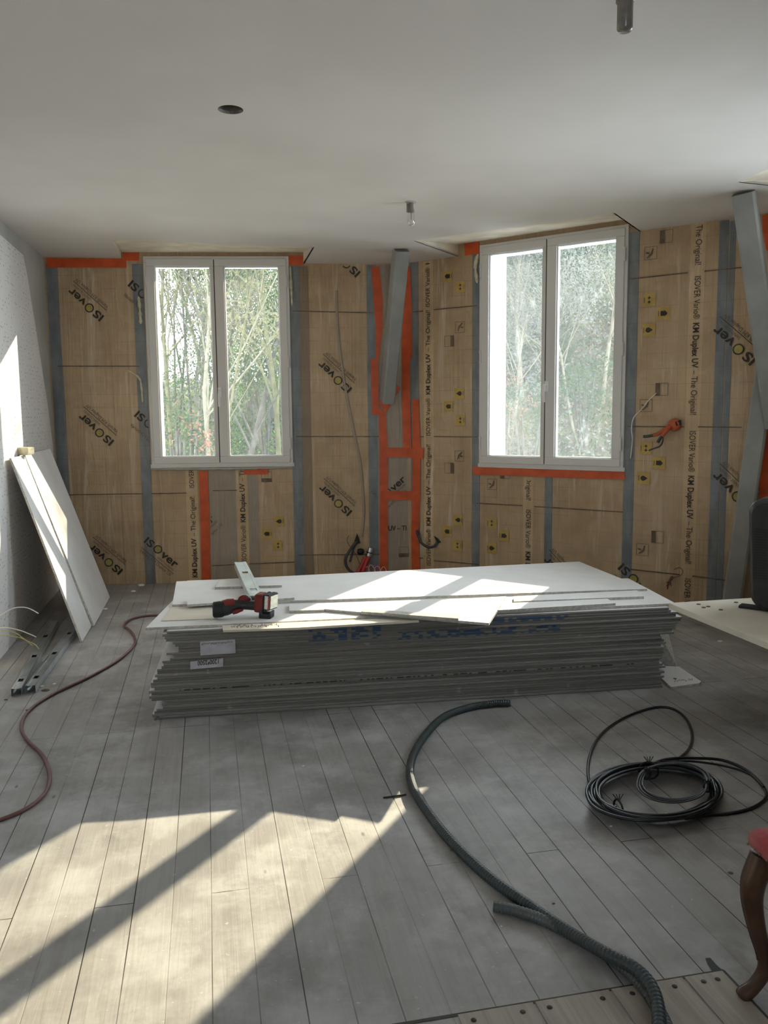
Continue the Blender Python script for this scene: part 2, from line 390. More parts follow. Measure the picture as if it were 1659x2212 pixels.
# window openings in wall coordinates
W1u = (MLi @ V((-1.909, 6.815, 1))).x; W2u = (MRi @ V((.75, 6.524, 1))).x
WW, WZ0, WZ1 = 1.16, .982, 2.667
def wall_with_hole(name, mat, Mx, L, holes, th=.3, H=2.95, z0=-.15):
    mb = MB(); x = 0.0
    for (u0, u1, a, b) in holes:
        mb.box((x, 0, z0), (u0, th, H), Mx); mb.box((u0, 0, z0), (u1, th, a), Mx); mb.box((u0, 0, b), (u1, th, H), Mx); x = u1
    mb.box((x, 0, z0), (L, th, H), Mx)
    o = mb.build(name, mat, M=Mx); o['kind'] = 'structure'; return o
g = .03
wl = wall_with_hole('wall_back', M['membrane'], ML, LLEN, [(W1u + g, W1u + WW - g, WZ0 + g, WZ1 - .01)])
wr = wall_with_hole('wall_bay', M['membrane'], MR, RLEN, [(W2u + g, W2u + WW - g, WZ0 + g, WZ1 - .01)])
wr.name = 'wall_back_right'
# right wall with a third window beyond the picture, rear wall with two windows behind the camera
MRT = frame(CR, -E2, E1); Lr = (BKR - CR).length
wrt = wall_with_hole('wall_right', M['membrane'], MRT, Lr, [(.62, 1.78, 1.0, 2.6)])
MF = frame(BKR, -E1, -E2); Lf = (BKR - BK).length
wf = wall_with_hole('wall_front', M['plaster'], MF, Lf, [(2.9, 3.9, 1.0, 2.2)])
MLW = frame(BK, E2, -E1); Llw = (CL - BK).length
wlf = wall_with_hole('wall_left', M['plaster'], MLW, Llw, [], th=.3)
# wallpaper with its slanted far edge
WLi = lambda x, y, d=.012: pplane(x, y, WLP + E1 * d, E1)
pp = [WLi(48, 512), WLi(60, 600), WLi(82, 740), WLi(104, 880), WLi(114, 960), WLi(122, 1120), WLi(128, 1290)]
pp[0].z = 2.52; pp[-1].z = 0.002
q0 = BK + E1 * .012; poly = pp + [V((q0.x, q0.y, .002)), V((q0.x, q0.y, 2.52))]
mb = MB(); mb.prism(poly, -E1 * .011); mb.build('wallpaper', M['wallpaper'], wlf)
# floor
MFL = Matrix(((E1.x, E2.x, 0, 0), (E1.y, E2.y, 0, 0), (0, 0, 1, 0), (0, 0, 0, 1)))
mb = MB(); pl = [BK, BKR, CR, CORN, CL]; cen = sum(pl, V((0, 0, 0))) / 5
mb.prism([p + (p - cen).normalized() * .12 + V((0, 0, -.15)) for p in pl], (0, 0, .15))
floor = mb.build('floor', M['floor'], M=MFL); floor['kind'] = 'structure'
# ceiling with window recesses and a round hole
r1 = [V((-2.10, 0, 0)), pz(245, 522, CEIL), pz(676, 534, CEIL), V((-.645, 0, 0))]
r1[0] = pplane(262, 558, LP, LN); r1[3] = pplane(655, 569, LP, LN)
r2 = [pplane(990, 548, RP, RN), pz(896, 520, CEIL), pz(1325, 461, CEIL), pplane(1381, 497, RP, RN)]
r3 = [V((0, 0, 0)), pz(1597, 393, CEIL), pz(1597, 393, CEIL) + (-E2) * 1.35, V((0, 0, 0))]
r3[0] = CR - E2 * .45; r3[3] = CR - E2 * 1.95
def cdz(p):
    k = max(0, 1 - math.hypot(p.x - CL.x, p.y - CL.y) / 2.0); return .05 * k * k * (3 - 2 * k)
loopc = [BK, BKR] + [p for p in reversed(r3)] + [CR] + [p for p in reversed(r2)] + [CORN] + [p for p in reversed(r1)] + [CL]
loopc = [V((p.x, p.y, CEIL)) for p in loopc]
hc = pz(498, 237, CEIL); hole = [hc + V((math.cos(a) * .051, math.sin(a) * .051, 0)) for a in [2 * math.pi * k / 32 for k in range(32)]]
bm = bmesh.new()
def addloop(L):
    vv = [bm.verts.new(p) for p in L]; return [bm.edges.new((vv[i], vv[(i + 1) % len(vv)])) for i in range(len(vv))]
ed = addloop(loopc) + addloop(hole)
bmesh.ops.triangle_fill(bm, edges=ed, use_beauty=True)
for f in bm.faces:
    f.normal_update()
    if f.normal.z > 0: f.normal_flip()
for k in range(16):
    for (co, no) in ((V((CL.x + k * .2, 0, 0)), V((1, 0, 0))), (V((0, CL.y - k * .2, 0)), V((0, 1, 0)))):
        bmesh.ops.bisect_plane(bm, geom=bm.verts[:] + bm.edges[:] + bm.faces[:], plane_co=co, plane_no=no)
for v in bm.verts: v.co.z += cdz(v.co)
for f in bm.faces: f.smooth = False
geo = bmesh.ops.extrude_face_region(bm, geom=bm.faces[:])
for v in [e for e in geo['geom'] if isinstance(e, bmesh.types.BMVert)]: v.co.z += .013
bm.normal_update()
me = bpy.data.meshes.new('ceiling'); bm.to_mesh(me); bm.free(); me.materials.append(M['ceiling'])
ceil = bpy.data.objects.new('ceiling', me); COL.objects.link(ceil); ceil['kind'] = 'structure'; WM[ceil] = Matrix.Identity(4)
# roof void above the ceiling: a dark backing slab
mb = MB(); mb.prism([p + (p - cen).normalized() * .25 + V((0, 0, 2.95)) for p in pl], (0, 0, .1)); o = mb.build('trim_9', M['wood']); o['kind'] = 'structure'
def recess(name, r, zt, mat, ztl=None):
    a, b, c, d = [V((p.x, p.y, CEIL)) for p in r]
    for q in (a, b, c, d): q.z += cdz(q)
    A = V((a.x, a.y, zt)); D = V((d.x, d.y, zt)); up = .012
    mb = MB(); T = V((0, 0, .01))
    mb.prism([b, c, D, A], T); mb.prism([a, b, A], (b - a).cross(V((0, 0, 1))).normalized() * .01); mb.prism([d, D, c], (c - d).cross(V((0, 0, -1))).normalized() * .01)
    o = mb.build(name, mat); o['kind'] = 'structure'; return o
recess('trim_1', r1, 2.70, M['wood']); recess('trim_2', r2, 2.70, M['wood']); recess('trim_3', r3, 2.70, M['wood'])
# round hole: closed brown sleeve, its inner shade put into the colour
mb = MB(); mb.lathe([(.051, 0), (.051, .16), (.0, .16)], Matrix.Translation(hc), 32); o = mb.build('spot_cutout', M['socket'], M=Matrix.Translation(hc))
tag(o, 'round spotlight cut-out left open in the white ceiling', 'hole')

# floor repair boards (children of the floor) with nail heads
b0 = pz(1000, 2190, 0); cuts = [pz(x, y, 0) for x, y in ((1155, 2171), (1322, 2147), (1481, 2120), (1568, 2105))]
us = [-.06] + [(c - b0).dot(E1) for c in cuts]; us = [us[1] - .19] + us[1:]
rnd = random.Random(3)
for i in range(4):
    u0, u1 = us[i] + .0035, us[i + 1] - .0035
    mb = MB(); Mx = Matrix.Translation(b0) @ MFL
    mb.box((u0, -1.1, -.01), (u1, -.004, .004), Mx, 0)
    for k in range(3):
        for (uu) in (u0 + .035, u1 - .035):
            c = Mx @ V((uu + rnd.uniform(-.01, .01), -.03 - k * .42, .0045)); mb.lathe([(.007, 0), (.0065, .0008), (0, .001)], Matrix.Translation(c), 10, 1)
    mb.build('floor_board', [M['patch'], M['ink']], floor)
mb = MB(); Mx = Matrix.Translation(b0) @ MFL
mb.box((us[0] - .2, -.006, .0002), (us[-1] + .004, .004, .0012), Mx)
mb.box((us[-1] - .004, -1.1, .0002), (us[-1] + .006, 0, .0012), Mx)
mb.build('open_joint', M['ink'], floor)
hp = [pz(x, y, .0012) for x, y in ((1524, 2070), (1534, 2069), (1548, 2085), (1570, 2104), (1556, 2106), (1540, 2100), (1529, 2084))]
mb = MB(); mb.prism(hp, (0, 0, .0006)); mb.build('knot_hole', M['rubber'], floor)

# studs and bands on the two bay walls (all in wall coordinates, thin and proud of the film)
def strip(par, Mx, u0, u1, z0, z1, th, mat, name, u0b=None, u1b=None):
    u0b = u0 if u0b is None else u0b; u1b = u1 if u1b is None else u1b
    a = [Mx @ V(p) for p in ((u0, 0, z0), (u1, 0, z0), (u1b, 0, z1), (u0b, 0, z1))]
    N = -(Mx.to_3x3() @ V((0, 1, 0))); mb = MB(); mb.prism(a, N * th); return mb.build(name, mat, par)
def uL(x, y): p = MLi @ onL(x, y); return p.x, p.z
def uR(x, y): p = MRi @ onR(x, y); return p.x, p.z
def sL(x0, x1, y0, y1, th=.004, mat='stud', name='stud'):
    """strip on left bay wall given top px x0..x1 at y0 and same u down to y1"""
    ym = (y0 + y1) / 2; a = uL(x0, ym)[0]; b = uL(x1, ym)[0]; strip(wl, ML, a, b, max(0, uL(x0, y1)[1]), min(CEIL, uL(x0, y0)[1]), th, M[mat], name)
def sR(x0, x1, y0, y1, th=.004, mat='stud', name='stud'):
    ym = (y0 + y1) / 2; a = uR(x0, ym)[0]; b = uR(x1, ym)[0]; strip(wr, MR, a, b, max(0, uR(x0, y1)[1]), min(CEIL, uR(x0, y0)[1]), th, M[mat], name)
sL(118, 142, 570, 1262); sL(300, 322, 570, 1262); sL(312, 330, 1012, 1262, .006)
sL(630, 652, 575, 1262); sL(652, 672, 575, 1262, .003, 'membrane_dark', 'film_overlap')
sL(795, 815, 572, 1262); sL(813, 884, 572, 1262, .002, 'membrane_grey', 'film_layer')
sL(455, 560, 1012, 1262, .002, 'membrane_grey', 'film_layer')
sR(888, 905, 560, 1250); sR(1020, 1037, 540, 1260); sR(1350, 1372, 500, 1330); sR(1540, 1560, 480, 1330); sR(1562, 1575, 480, 1330, .003, 'stud')
sR(1176, 1192, 1030, 1300); sR(1345, 1362, 1010, 1330, .006)
# light print bands
sR(916, 936, 565, 1260, .001, 'membrane_light', 'print_band'); sR(1480, 1512, 482, 1330, .001, 'membrane_light', 'print_band')
sR(1130, 1152, 1030, 1300, .001, 'membrane_light', 'print_band'); sL(404, 430, 1012, 1262, .001, 'membrane_light', 'print_band'); sL(512, 537, 1012, 1262, .0025, 'membrane_light', 'print_band')
# marker lines
def line(x0, y0, x1, y1, th=.0075, left=True, nm='ruled_line'):
    f = onL if left else onR; a = f(x0, y0); b = f(x1, y1); N = LN if left else RN
    mb = MB(); U = V((0, 0, th / 2)); mb.prism([a - U, b - U, b + U, a + U], N * .0055); mb.build(nm, M['ink2'], wl if left else wr)
for a in ((125, 791, 302, 791), (140, 1069, 403, 1065), (632, 672, 815, 676), (640, 943, 818, 943), (645, 1199, 820, 1197), (458, 1222, 510, 1219), (538, 1218, 636, 1214), (460, 1060, 512, 1059)): line(*a)
for a in ((892, 674, 914, 672), (938, 669, 1032, 660), (908, 943, 915, 943), (938, 943, 1032, 944), (907, 1205, 914, 1206), (938, 1211, 1035, 1219), (1361, 603, 1486, 589), (1522, 586, 1602, 578), (1356, 921, 1478, 922), (1508, 922, 1602, 923), (1346, 1228, 1468, 1241), (1496, 1244, 1572, 1254), (1030, 1087, 1128, 1092), (1154, 1094, 1345, 1106)): line(*a, left=False)

# printed lettering and symbols on the film
def frame2(P, D, N, ang, d=.006):
    """text frame: x along the wall turned by ang, y up, facing the room"""
    c, s_ = math.cos(ang), math.sin(ang); U = V((0, 0, 1)); X = D * c + U * s_; Y = -D * s_ + U * c; Pp = P + N * d
    return Matrix(((X.x, Y.x, N.x, Pp.x), (X.y, Y.y, N.y, Pp.y), (X.z, Y.z, N.z, Pp.z), (0, 0, 0, 1)))
ink = {True: MB(), False: MB()}
def band_text(x, ys, left, up, y_lo, y_hi, scale=1.0):
    """ys = px where each repeat starts; clip between px heights y_lo (top) and y_hi (bottom)"""
    f = onL if left else onR; D, N = (LD, LN) if left else (RD, RN)
    zt = f(x, y_lo).z; zb = f(x, y_hi).z; clip = lambda p: zb < p.z < zt
    p0 = f(x, (y_lo + y_hi) / 2); zz = [f(x, y).z for y in ys]
    per = abs(zz[1] - zz[0]) if len(zz) > 1 else 1.07; k_ = (per - .07) / 1.01
    for z_ in zz:
        P = V((p0.x, p0.y, z_)); ang = math.pi / 2 if up else -math.pi / 2
        Mx = frame2(P, D, N, ang); q = Mx @ Matrix.Diagonal((k_, 1, 1, 1)) @ Matrix.Translation((0, -.018, 0))
        ink[left].text('ISOVER Vario\u00ae', .058, q, False, 0, clip, .31)
        ink[left].text('KM Duplex UV', .058, q @ Matrix.Translation((.335, 0, 0)), True, 0, clip, .33)
        ink[left].text('\u2013 The Original!', .058, q @ Matrix.Translation((.685, 0, 0)), False, 0, clip, .325)
band_text(926, [1217 + 5, 942, 664], False, True, 565, 1250)
band_text(1497, [597 - 333, 597, 930, 1250], False, False, 484, 1330)
band_text(1141, [1100 - 300, 1100], False, False, 1036, 1330)
band_text(418, [1333, 1055], True, True, 1014, 1258)
band_text(526, [1213], True, True, 1014, 1258)
def logo(x, y, deg, left, k=1.0, clip=None, parts='all'):
    f = onL if left else onR; D, N = (LD, LN) if left else (RD, RN); Mx = frame2(f(x, y), D, N, math.radians(deg), .0065) @ Matrix.Translation((-.17 * k, -.01, 0)) @ Matrix.Scale(k, 4); m = ink[left]
    m.text('IS', .085, Mx, True, 0, clip, .085)
    m.text('ver', .095, Mx @ Matrix.Translation((.185, 0, 0)), True, 0, clip, .16)
    O = []; 
    for rr in (.036, .027): O.append([Mx @ V((.136 + rr * math.cos(a), .030 + rr * math.sin(a), 0)) for a in [2 * math.pi * i / 20 for i in range(20)]])
    vs = O[0] + O[1]; fs = [(i, (i + 1) % 20, 20 + (i + 1) % 20, 20 + i) for i in range(20)]
    if clip: fs = [f_ for f_ in fs if all(clip(vs[i]) for i in f_)]
    m.add(vs, fs, 0)
    if not clip or all(clip(v) for v in O[1]): m.add(O[1], [list(range(20))], 1)
    m.text('SAINT-GOBAIN', .026, Mx @ Matrix.Translation((.175, -.032, 0)), False, 2, clip, .17)
    a = [Mx @ V(p) for p in ((.02, -.048, 0), (.37, -.048, 0), (.37, -.044, 0), (.02, -.044, 0))]
    if not clip or all(clip(v) for v in a): m.add(a, [(0, 1, 2, 3)], 0)
    m.text('Vario\u00ae KM Duplex UV', .04, Mx @ Matrix.Translation((.03, -.082, 0)), False, 2, clip, .33)
W1L = lambda p: (MLi @ p).x < W1u - .01
for x, y in ((190, 655), (212, 925), (232, 1205)): logo(x, y, 137, True)
logo(312, 645, -42, True, clip=W1L); logo(325, 925, -42, True, clip=W1L); logo(345, 1196, -42, True)
logo(727, 812, 137, True); logo(728, 1078, 137, True); logo(745, 560, 137, True, clip=lambda p: p.z < CEIL - .01)
cL2 = lambda p: (MLi @ p).x < uL(818, 1050)[0]
logo(842, 1068, -42, True, clip=cL2); logo(838, 810, -42, True, clip=cL2)
cM = lambda p: (MLi @ p).x > uL(440, 1100)[0] + .05 and (MLi @ p).x < uL(505, 1100)[0]
logo(430, 1150, 42, True, clip=cM)
logo(846, 1062, 42, True, .9, clip=lambda p: uL(826, 1040)[0] < (MLi @ p).x < LLEN - .01)
logo(1592, 742, 137, False); logo(1590, 1060, 137, False)
logo(1372, 1262, -42, False); logo(1215, 1240, 137, False)
ink[True].text('UV \u2013 The O', .058, frame2(onL(838, 1146), LD, LN, 0), True, 0, lambda p: (MLi @ p).x < LLEN - .005, .25)
def sym(kind, x, y, left, rot):
    f = onL if left else onR; D, N = (LD, LN) if left else (RD, RN); m = ink[left]; h = .043
    if kind in 'dha':
        Q = frame2(f(x, y), D, N, 0, .0062); m.add([Q @ V(p) for p in ((-h, -h, 0), (h, -h, 0), (h, h, 0), (-h, h, 0))], [(0, 1, 2, 3)], 3)
        Q = frame2(f(x, y), D, N, math.radians(rot), .0068)
        m.add([Q @ V(p) for p in ((-.018, -.036, 0), (.018, -.036, 0), (.018, -.031, 0), (-.018, -.031, 0))], [(0, 1, 2, 3)], 2)
        if kind == 'd': P = [(.0, .028)] + [(.018 * math.cos(a), -.004 + .018 * math.sin(a)) for a in [math.radians(t) for t in range(30, -211, -20)]]
        elif kind == 'h': P = [(-.016, -.02), (.016, -.02), (.016, .006), (.022, .006), (.012, .016), (.012, .022), (.006, .022), (0, .027), (-.022, .006), (-.016, .006)]
        else:
            P = None
            for cx in (-.014, .014):
                S = [(cx + (.014 if i % 2 == 0 else .006) * math.cos(math.pi * i / 4), (.014 if i % 2 == 0 else .006) * math.sin(math.pi * i / 4)) for i in range(8)]
                m.add([Q @ V((a, b, 0)) for a, b in S], [list(range(8))], 0)
        if P: m.add([Q @ V((a, b, 0)) for a, b in P], [list(range(len(P)))], 0)
    else:
        Q = frame2(f(x, y), D, N, math.radians(rot), .0062); w = .003
        for (a, b, c, d) in ((-h, -h, h, -h + w), (-h, h - w, h, h), (-h, -h, -h + w, h), (h - w, -h, h, h)):
            m.add([Q @ V(p) for p in ((a, b, 0), (c, b, 0), (c, d, 0), (a, d, 0))], [(0, 1, 2, 3)], 2)
        if kind == 'k': P = [(-.03, .012), (.0, .002), (.028, -.028), (.034, -.02), (.008, .012), (-.028, .02)]; m.add([Q @ V((a, b, 0)) for a, b in P], [list(range(6))], 2); m.add([Q @ V((a, b, 0)) for a, b in ((-.01, -.03), (.0, -.032), (.006, -.01), (-.004, -.006))], [(0, 1, 2, 3)], 2)
        else: m.add([Q @ V((a, b, 0)) for a, b in ((-h, -h), (h, -h), (h, -.012), (-h, -.012))], [(0, 1, 2, 3)], 2)
for k, x, y in (('d', 603, 1126), ('h', 577, 1153), ('a', 601, 1178)): sym(k, x, y, True, 90)
sym('s', 872, 1192, True, 0); sym('s', 576, 1030, True, 0)
for k, x, y in (('h', 968, 597), ('a', 995, 620), ('k', 994, 707), ('s', 971, 737), ('d', 993, 850), ('h', 970, 878), ('a', 995, 908), ('k', 993, 985), ('s', 971, 1011), ('d', 990, 1123), ('h', 967, 1148), ('a', 989, 1178)): sym(k, x, y, False, 90)
for k, x, y in (('s', 1440, 511), ('k', 1406, 547), ('a', 1403, 648), ('h', 1434, 677), ('d', 1402, 713), ('s', 1430, 841), ('k', 1396, 876), ('a', 1396, 968), ('h', 1424, 1000), ('d', 1391, 1033), ('s', 1421, 1160), ('k', 1388, 1187), ('s', 1092, 1022), ('k', 1064, 1046), ('a', 1063, 1130), ('h', 1089, 1157), ('d', 1063, 1184)): sym(k, x, y, False, -90)
for left in (True, False): ink[left].build('printed_marks', [M['ink'], M['logo_yellow'], M['ink2'], M['yellow']], wl if left else wr)

# ------------------------------------------------------------------ windows
def build_window(name, Mx, u0, w, z0, z1, glass, depth=.30, side='l', handle_u=.578):
    """Mx: wall frame, y outwards.  frame face stands 25 mm into the room"""
    root = empty(name, Mx @ Matrix.Translation((u0, 0, z0)), kind='structure'); T = Mx @ Matrix.Translation((u0, 0, z0)); h = z1 - z0
    def ring(mb, a, b, c, d, t, y0, y1):
        mb.box((a, y0, b), (c, y1, b + t), T); mb.box((a, y0, d - t), (c, y1, d), T); mb.box((a, y0, b + t), (a + t, y1, d - t), T); mb.box((c - t, y0, b + t), (c, y1, d - t), T)
    mb = MB(); ring(mb, 0, 0, w, h, .05, -.02, .05); mb.box((-.01, -.018, -.012), (w + .01, .06, .018), T)
    mb.build('window_frame', M['pvc'], root, bevel=.003)
    sp = ((.022, .557, 'l'), (.563, w - .022, 'r'))
    for (a, b, s) in sp:
        mb = MB(); tl = .058 if s == 'l' else .072; tr_ = .030 if s == 'l' else .063
        if s == 'l': tl, tr_ = .062, .030
        else: tl, tr_ = .074, .062
        zb, zt = .022, h - .022; tb = .056
        mb.box((a, -.032, zb), (b, .035, zb + tb), T); mb.box((a, -.032, zt - tb), (b, .035, zt), T)
        mb.box((a, -.032, zb + tb), (a + tl, .035, zt - tb), T); mb.box((b - tr_, -.032, zb + tb), (b, .035, zt - tb), T)
        sash = mb.build('window_sash', M['pvc'], root, bevel=.004)
        # glazing bead
        mb = MB(); A, B, C, D_ = a + tl, zb + tb, b - tr_, zt - tb; t_ = .007
        for q in ((A, B, C, B + t_), (A, D_ - t_, C, D_), (A, B + t_, A + t_, D_ - t_), (C - t_, B + t_, C, D_ - t_)): mb.box((q[0], -.012, q[1]), (q[2], .02, q[3]), T)
        mb.build('glazing_bead', M['pvc_edge'], sash)
        mb = MB(); mb.box((A, .012, B), (C, .016, D_), T); mb.build('pane', glass, sash)
        for hz in (.18, h * .5, h - .2):
            mb = MB(); hx = a - .004 if s == 'l' else b + .004; mb.tube([T @ V((hx, -.036, hz - .04)), T @ V((hx, -.036, hz + .04))], .0075, 10)
            for e in (-.04, .04): mb.tube([T @ V((hx, -.036, hz + e - .006)), T @ V((hx, -.036, hz + e + .006))], .009, 10)
            mb.build('hinge', M['pvc'], sash)
        if s == 'r':
            hz = .60; hu = handle_u
            mb = MB(); mb.box((hu - .014, -.044, hz - .035), (hu + .014, -.032, hz + .04), T)
            pts = [T @ V(p) for p in ((hu, -.04, hz + .012), (hu, -.068, hz + .012), (hu, -.082, hz + .004), (hu - .002, -.084, hz - .03), (hu - .002, -.080, hz - .115))]
            mb.tube(smooth_path(pts, 5), .0085, 12); mb.build('handle', M['pvc_edge'], sash, bevel=.003)
    # dark joint between the sashes
    mb = MB(); mb.box((.557, -.030, .03), (.563, .02, h - .03), T); mb.build('gasket', M['seal'], root)
    # outside reveal and sill
    mb = MB(); y0, y1 = .05, .05 + depth
    mb.box((.0, y0, -.02), (.038, y1, h), T); mb.box((w - .032, y0, -.02), (w, y1, h), T); mb.box((.0, y0, h - .035), (w, y1, h + .01), T); mb.box((-.03, y0, -.05), (w + .03, y1 + .05, .03), T)
    mb.build('window_reveal', M['reveal'], root)
    return root
build_window('window_1', ML, W1u, WW, WZ0, WZ1, M['glass1'])
build_window('window_2', MR, W2u, WW, WZ0, WZ1, M['glass2'])
build_window('window_3', MRT, .62, 1.16, 1.0, 2.6, M['glass1'])
build_window('window_4', MF, 2.9, 1.0, 1.0, 2.2, M['glass1'])
# portals guide sky light through the openings
for (Mx, u, w, a, b) in ((ML, W1u, WW, WZ0, WZ1), (MR, W2u, WW, WZ0, WZ1), (MRT, .62, 1.16, 1.0, 2.6), (MF, 2.9, 1.0, 1.0, 2.2)):
    ld = bpy.data.lights.new('daylight_opening', 'AREA'); ld.shape = 'RECTANGLE'; ld.size = w; ld.size_y = b - a
    try: ld.cycles.is_portal = True
    except Exception: pass
    lo = bpy.data.objects.new('daylight_opening', ld); COL.objects.link(lo)
    c = Mx @ V((u + w / 2, .34, (a + b) / 2)); N = -(Mx.to_3x3() @ V((0, 1, 0))); lo.location = c
    lo.rotation_mode = 'QUATERNION'; lo.rotation_quaternion = N.to_track_quat('-Z', 'Y')

# plaster rebate and foam round the windows
def blob_strip(name, pts, r, mat, label, cat, group=None, sd_=1):
    rn = random.Random(sd_); P = resample(smooth_path(pts, 6), .02); rr = [r * rn.uniform(.6, 1.3) for _ in P]; rr[0] *= .3; rr[-1] *= .3
    mb = MB(); mb.tube(P, rr, 7); o = mb.build(name, mat, M=Matrix.Translation(P[0])); return tag(o, label, cat, group)
blob_strip('foam_bead', [onL(277, 800, .012), onL(296, 812, .014), onL(304, 825, .014), onL(308, 870, .014)], .009, M['foam'], 'pale dried foam strand sticking out left of the left window', 'foam', sd_=2)
blob_strip('foam_bead', [onL(299, 640, .008), onL(302, 665, .012), onL(304, 700, .01)], .014, M['foam'], 'pale foam lump at upper left edge of the left window', 'foam', sd_=3)
blob_strip('foam_bead', [onL(627, 575, .01), onL(629, 620, .014), onL(631, 660, .01)], .012, M['foam'], 'pale foam bead down the upper right edge of the left window', 'foam', sd_=4)
blob_strip('foam_bead', [onR(1033, 548, .01), onR(1027, 575, .014), onR(1031, 612, .01)], .013, M['foam'], 'curled pale foam bead at upper left edge of the right window', 'foam', sd_=5)
blob_strip('foam_bead', [onL(325, 1013, .012), onL(420, 1013, .016), onL(520, 1012, .014), onL(632, 1009, .012)], .011, M['plaster'], 'rough grey plaster bead along the sill of the left window', 'plaster bead', sd_=6)

# ------------------------------------------------------------------ orange tape
def tape(pairs, label, d=.008, fn=None, th=.0025):
    f = fn or onW; fr = []; bk = []
    for (xa, ya, xb, yb) in pairs:
        fr += [f(xa, ya, d), f(xb, yb, d)]; bk += [f(xa, ya, d - th), f(xb, yb, d - th)]
    n = len(pairs); mb = MB(); vs = fr + bk; o = 2 * n; fs = []
    for i in range(n - 1):
        a = 2 * i; fs += [(a, a + 1, a + 3, a + 2), (o + a, o + a + 2, o + a + 3, o + a + 1), (a, a + 2, o + a + 2, o + a), (a + 1, o + a + 1, o + a + 3, a + 3)]
    fs += [(0, o, o + 1, 1), (2 * n - 2, 2 * n - 1, o + 2 * n - 1, o + 2 * n - 2)]
    mb.add(vs, fs); c = sum(vs, V((0, 0, 0))) / len(vs)
    ob = mb.build('sealing_tape', M['tape'], M=Matrix.Translation(c)); return tag(ob, label, 'tape', None)
tape([(100, 557, 100, 578), (180, 558, 180, 578), (272, 559, 273, 578)], 'long orange tape strip along the ceiling at the far left corner')
tape([(265, 546, 265, 563), (300, 545, 300, 563)], 'short orange tape piece at the top left corner of the left window', .0095)
tape([(623, 552, 624, 573), (655, 552, 655, 573)], 'short orange tape piece at the top right corner of the left window')
tape([(429, 1017, 448, 1017), (432, 1100, 452, 1100), (436, 1256, 455, 1256)], 'vertical orange tape running from left window sill down to the floor', .010)
tape([(527, 1009, 527, 1025), (579, 1009, 579, 1025)], 'small horizontal orange tape under the sill of the left window', .012)
tape([(802, 576, 819, 576), (806, 640, 826, 640), (811, 700, 827, 700), (811, 775, 819, 775)], 'orange tape running down left of the grey brace from the ceiling')
tape([(800, 775, 817, 775), (802, 830, 818, 840), (803, 897, 819, 897)], 'short wide orange tape left of the grey brace foot', .0115)
tape([(866, 576, 886, 576), (870, 650, 889, 650), (868, 735, 890, 775)], 'orange tape right of the grey brace near the ceiling')
tape([(867, 730, 887, 730), (868, 800, 885, 800), (868, 870, 886, 870), (871, 968, 889, 968)], 'long orange tape down the corner behind the grey brace', .0105)
tape([(890, 862, 904, 862), (891, 960, 908, 960), (890, 1080, 907, 1080), (888, 1160, 905, 1160), (890, 1240, 907, 1240)], 'right upright orange tape of the ladder shape in the corner', .010)
tape([(818, 880, 833, 893), (820, 970, 838, 970), (820, 1080, 838, 1080), (821, 1245, 838, 1245)], 'left upright orange tape of the ladder shape in the corner', .010)
tape([(853, 828, 866, 838), (840, 850, 848, 868), (818, 868, 832, 895)], 'slanted orange tape at the foot of the grey brace', .0135)
tape([(822, 967, 822, 988), (CORNPX - .5, 967, CORNPX - .5, 988), (CORNPX + .5, 967, CORNPX + .5, 988), (915, 967, 914, 991)], 'upper cross strip of the orange tape ladder in the corner', .0125)
tape([(822, 1061, 822, 1081), (CORNPX - .5, 1061, CORNPX - .5, 1080), (CORNPX + .5, 1061, CORNPX + .5, 1080), (903, 1060, 903, 1083)], 'lower cross strip of the orange tape ladder in the corner', .0125)
tape([(1003, 527, 1004, 552), (1034, 522, 1035, 548)], 'short orange tape piece at the top left corner of the right window', .0095)
tape([(1020, 1008, 1023, 1026), (1120, 1010, 1120, 1028), (1240, 1014, 1240, 1033), (1348, 1018, 1351, 1036)], 'long horizontal orange tape under the sill of the right window', .010)
fx = lambda x, y, d=.01: pplane(x, y, CR + E1 * -d, -E1) 
tape([(1646, 466, 1662, 460), (1648, 500, 1664, 500), (1655, 540, 1672, 545)], 'orange tape at top of the right-hand wall corner near the ceiling', .012, onR)
tape([(1652, 830, 1672, 830), (1646, 900, 1668, 900), (1640, 1000, 1664, 1000), (1638, 1048, 1660, 1048), (1643, 1080, 1662, 1080)], 'wide orange tape behind the grey post at right edge above the black appliance', .012, onR)

# ------------------------------------------------------------------ timber braces and post
def beam(name, a, b, w, h, side, label, extra=0):
    a, b = V(a), V(b); ax = (b - a).normalized(); S = (V(side) - ax * V(side).dot(ax)).normalized(); U = ax.cross(S); L = (b - a).length
    Mx = Matrix(((S.x, U.x, ax.x, a.x), (S.y, U.y, ax.y, a.y), (S.z, U.z, ax.z, a.z), (0, 0, 0, 1)))
    mb = MB(); ch = .012; P = [(-w / 2 + ch, -h / 2), (w / 2 - ch, -h / 2), (w / 2, -h / 2 + ch), (w / 2, h / 2 - ch), (w / 2 - ch, h / 2), (-w / 2 + ch, h / 2), (-w / 2, h / 2 - ch), (-w / 2, -h / 2 + ch)]
    mb.prism([Mx @ V((x, y, 0)) for x, y in P], ax * L); o = mb.build(name, M['beam'], M=Matrix.Translation(b)); return tag(o, label, 'beam')
beam('timber_brace', (.145, 6.36, CEIL - .002), (.035, 6.90, 1.50), .105, .12, V((.93, .30, 0)), 'grey painted timber brace slanting from ceiling to the corner between the windows')
beam('timber_brace', (2.045, 4.84, CEIL - .002), (2.455, 5.20, 1.30), .12, .115, V((.86, -.5, 0)), 'grey painted timber brace slanting off the ceiling at the right edge')
beam('timber_post', V((2.415, 5.235, 1.88)), V((2.268, 5.335, 0)), .115, .09, V((.86, -.5, 0)), 'grey painted timber post against the wall behind the black appliance')

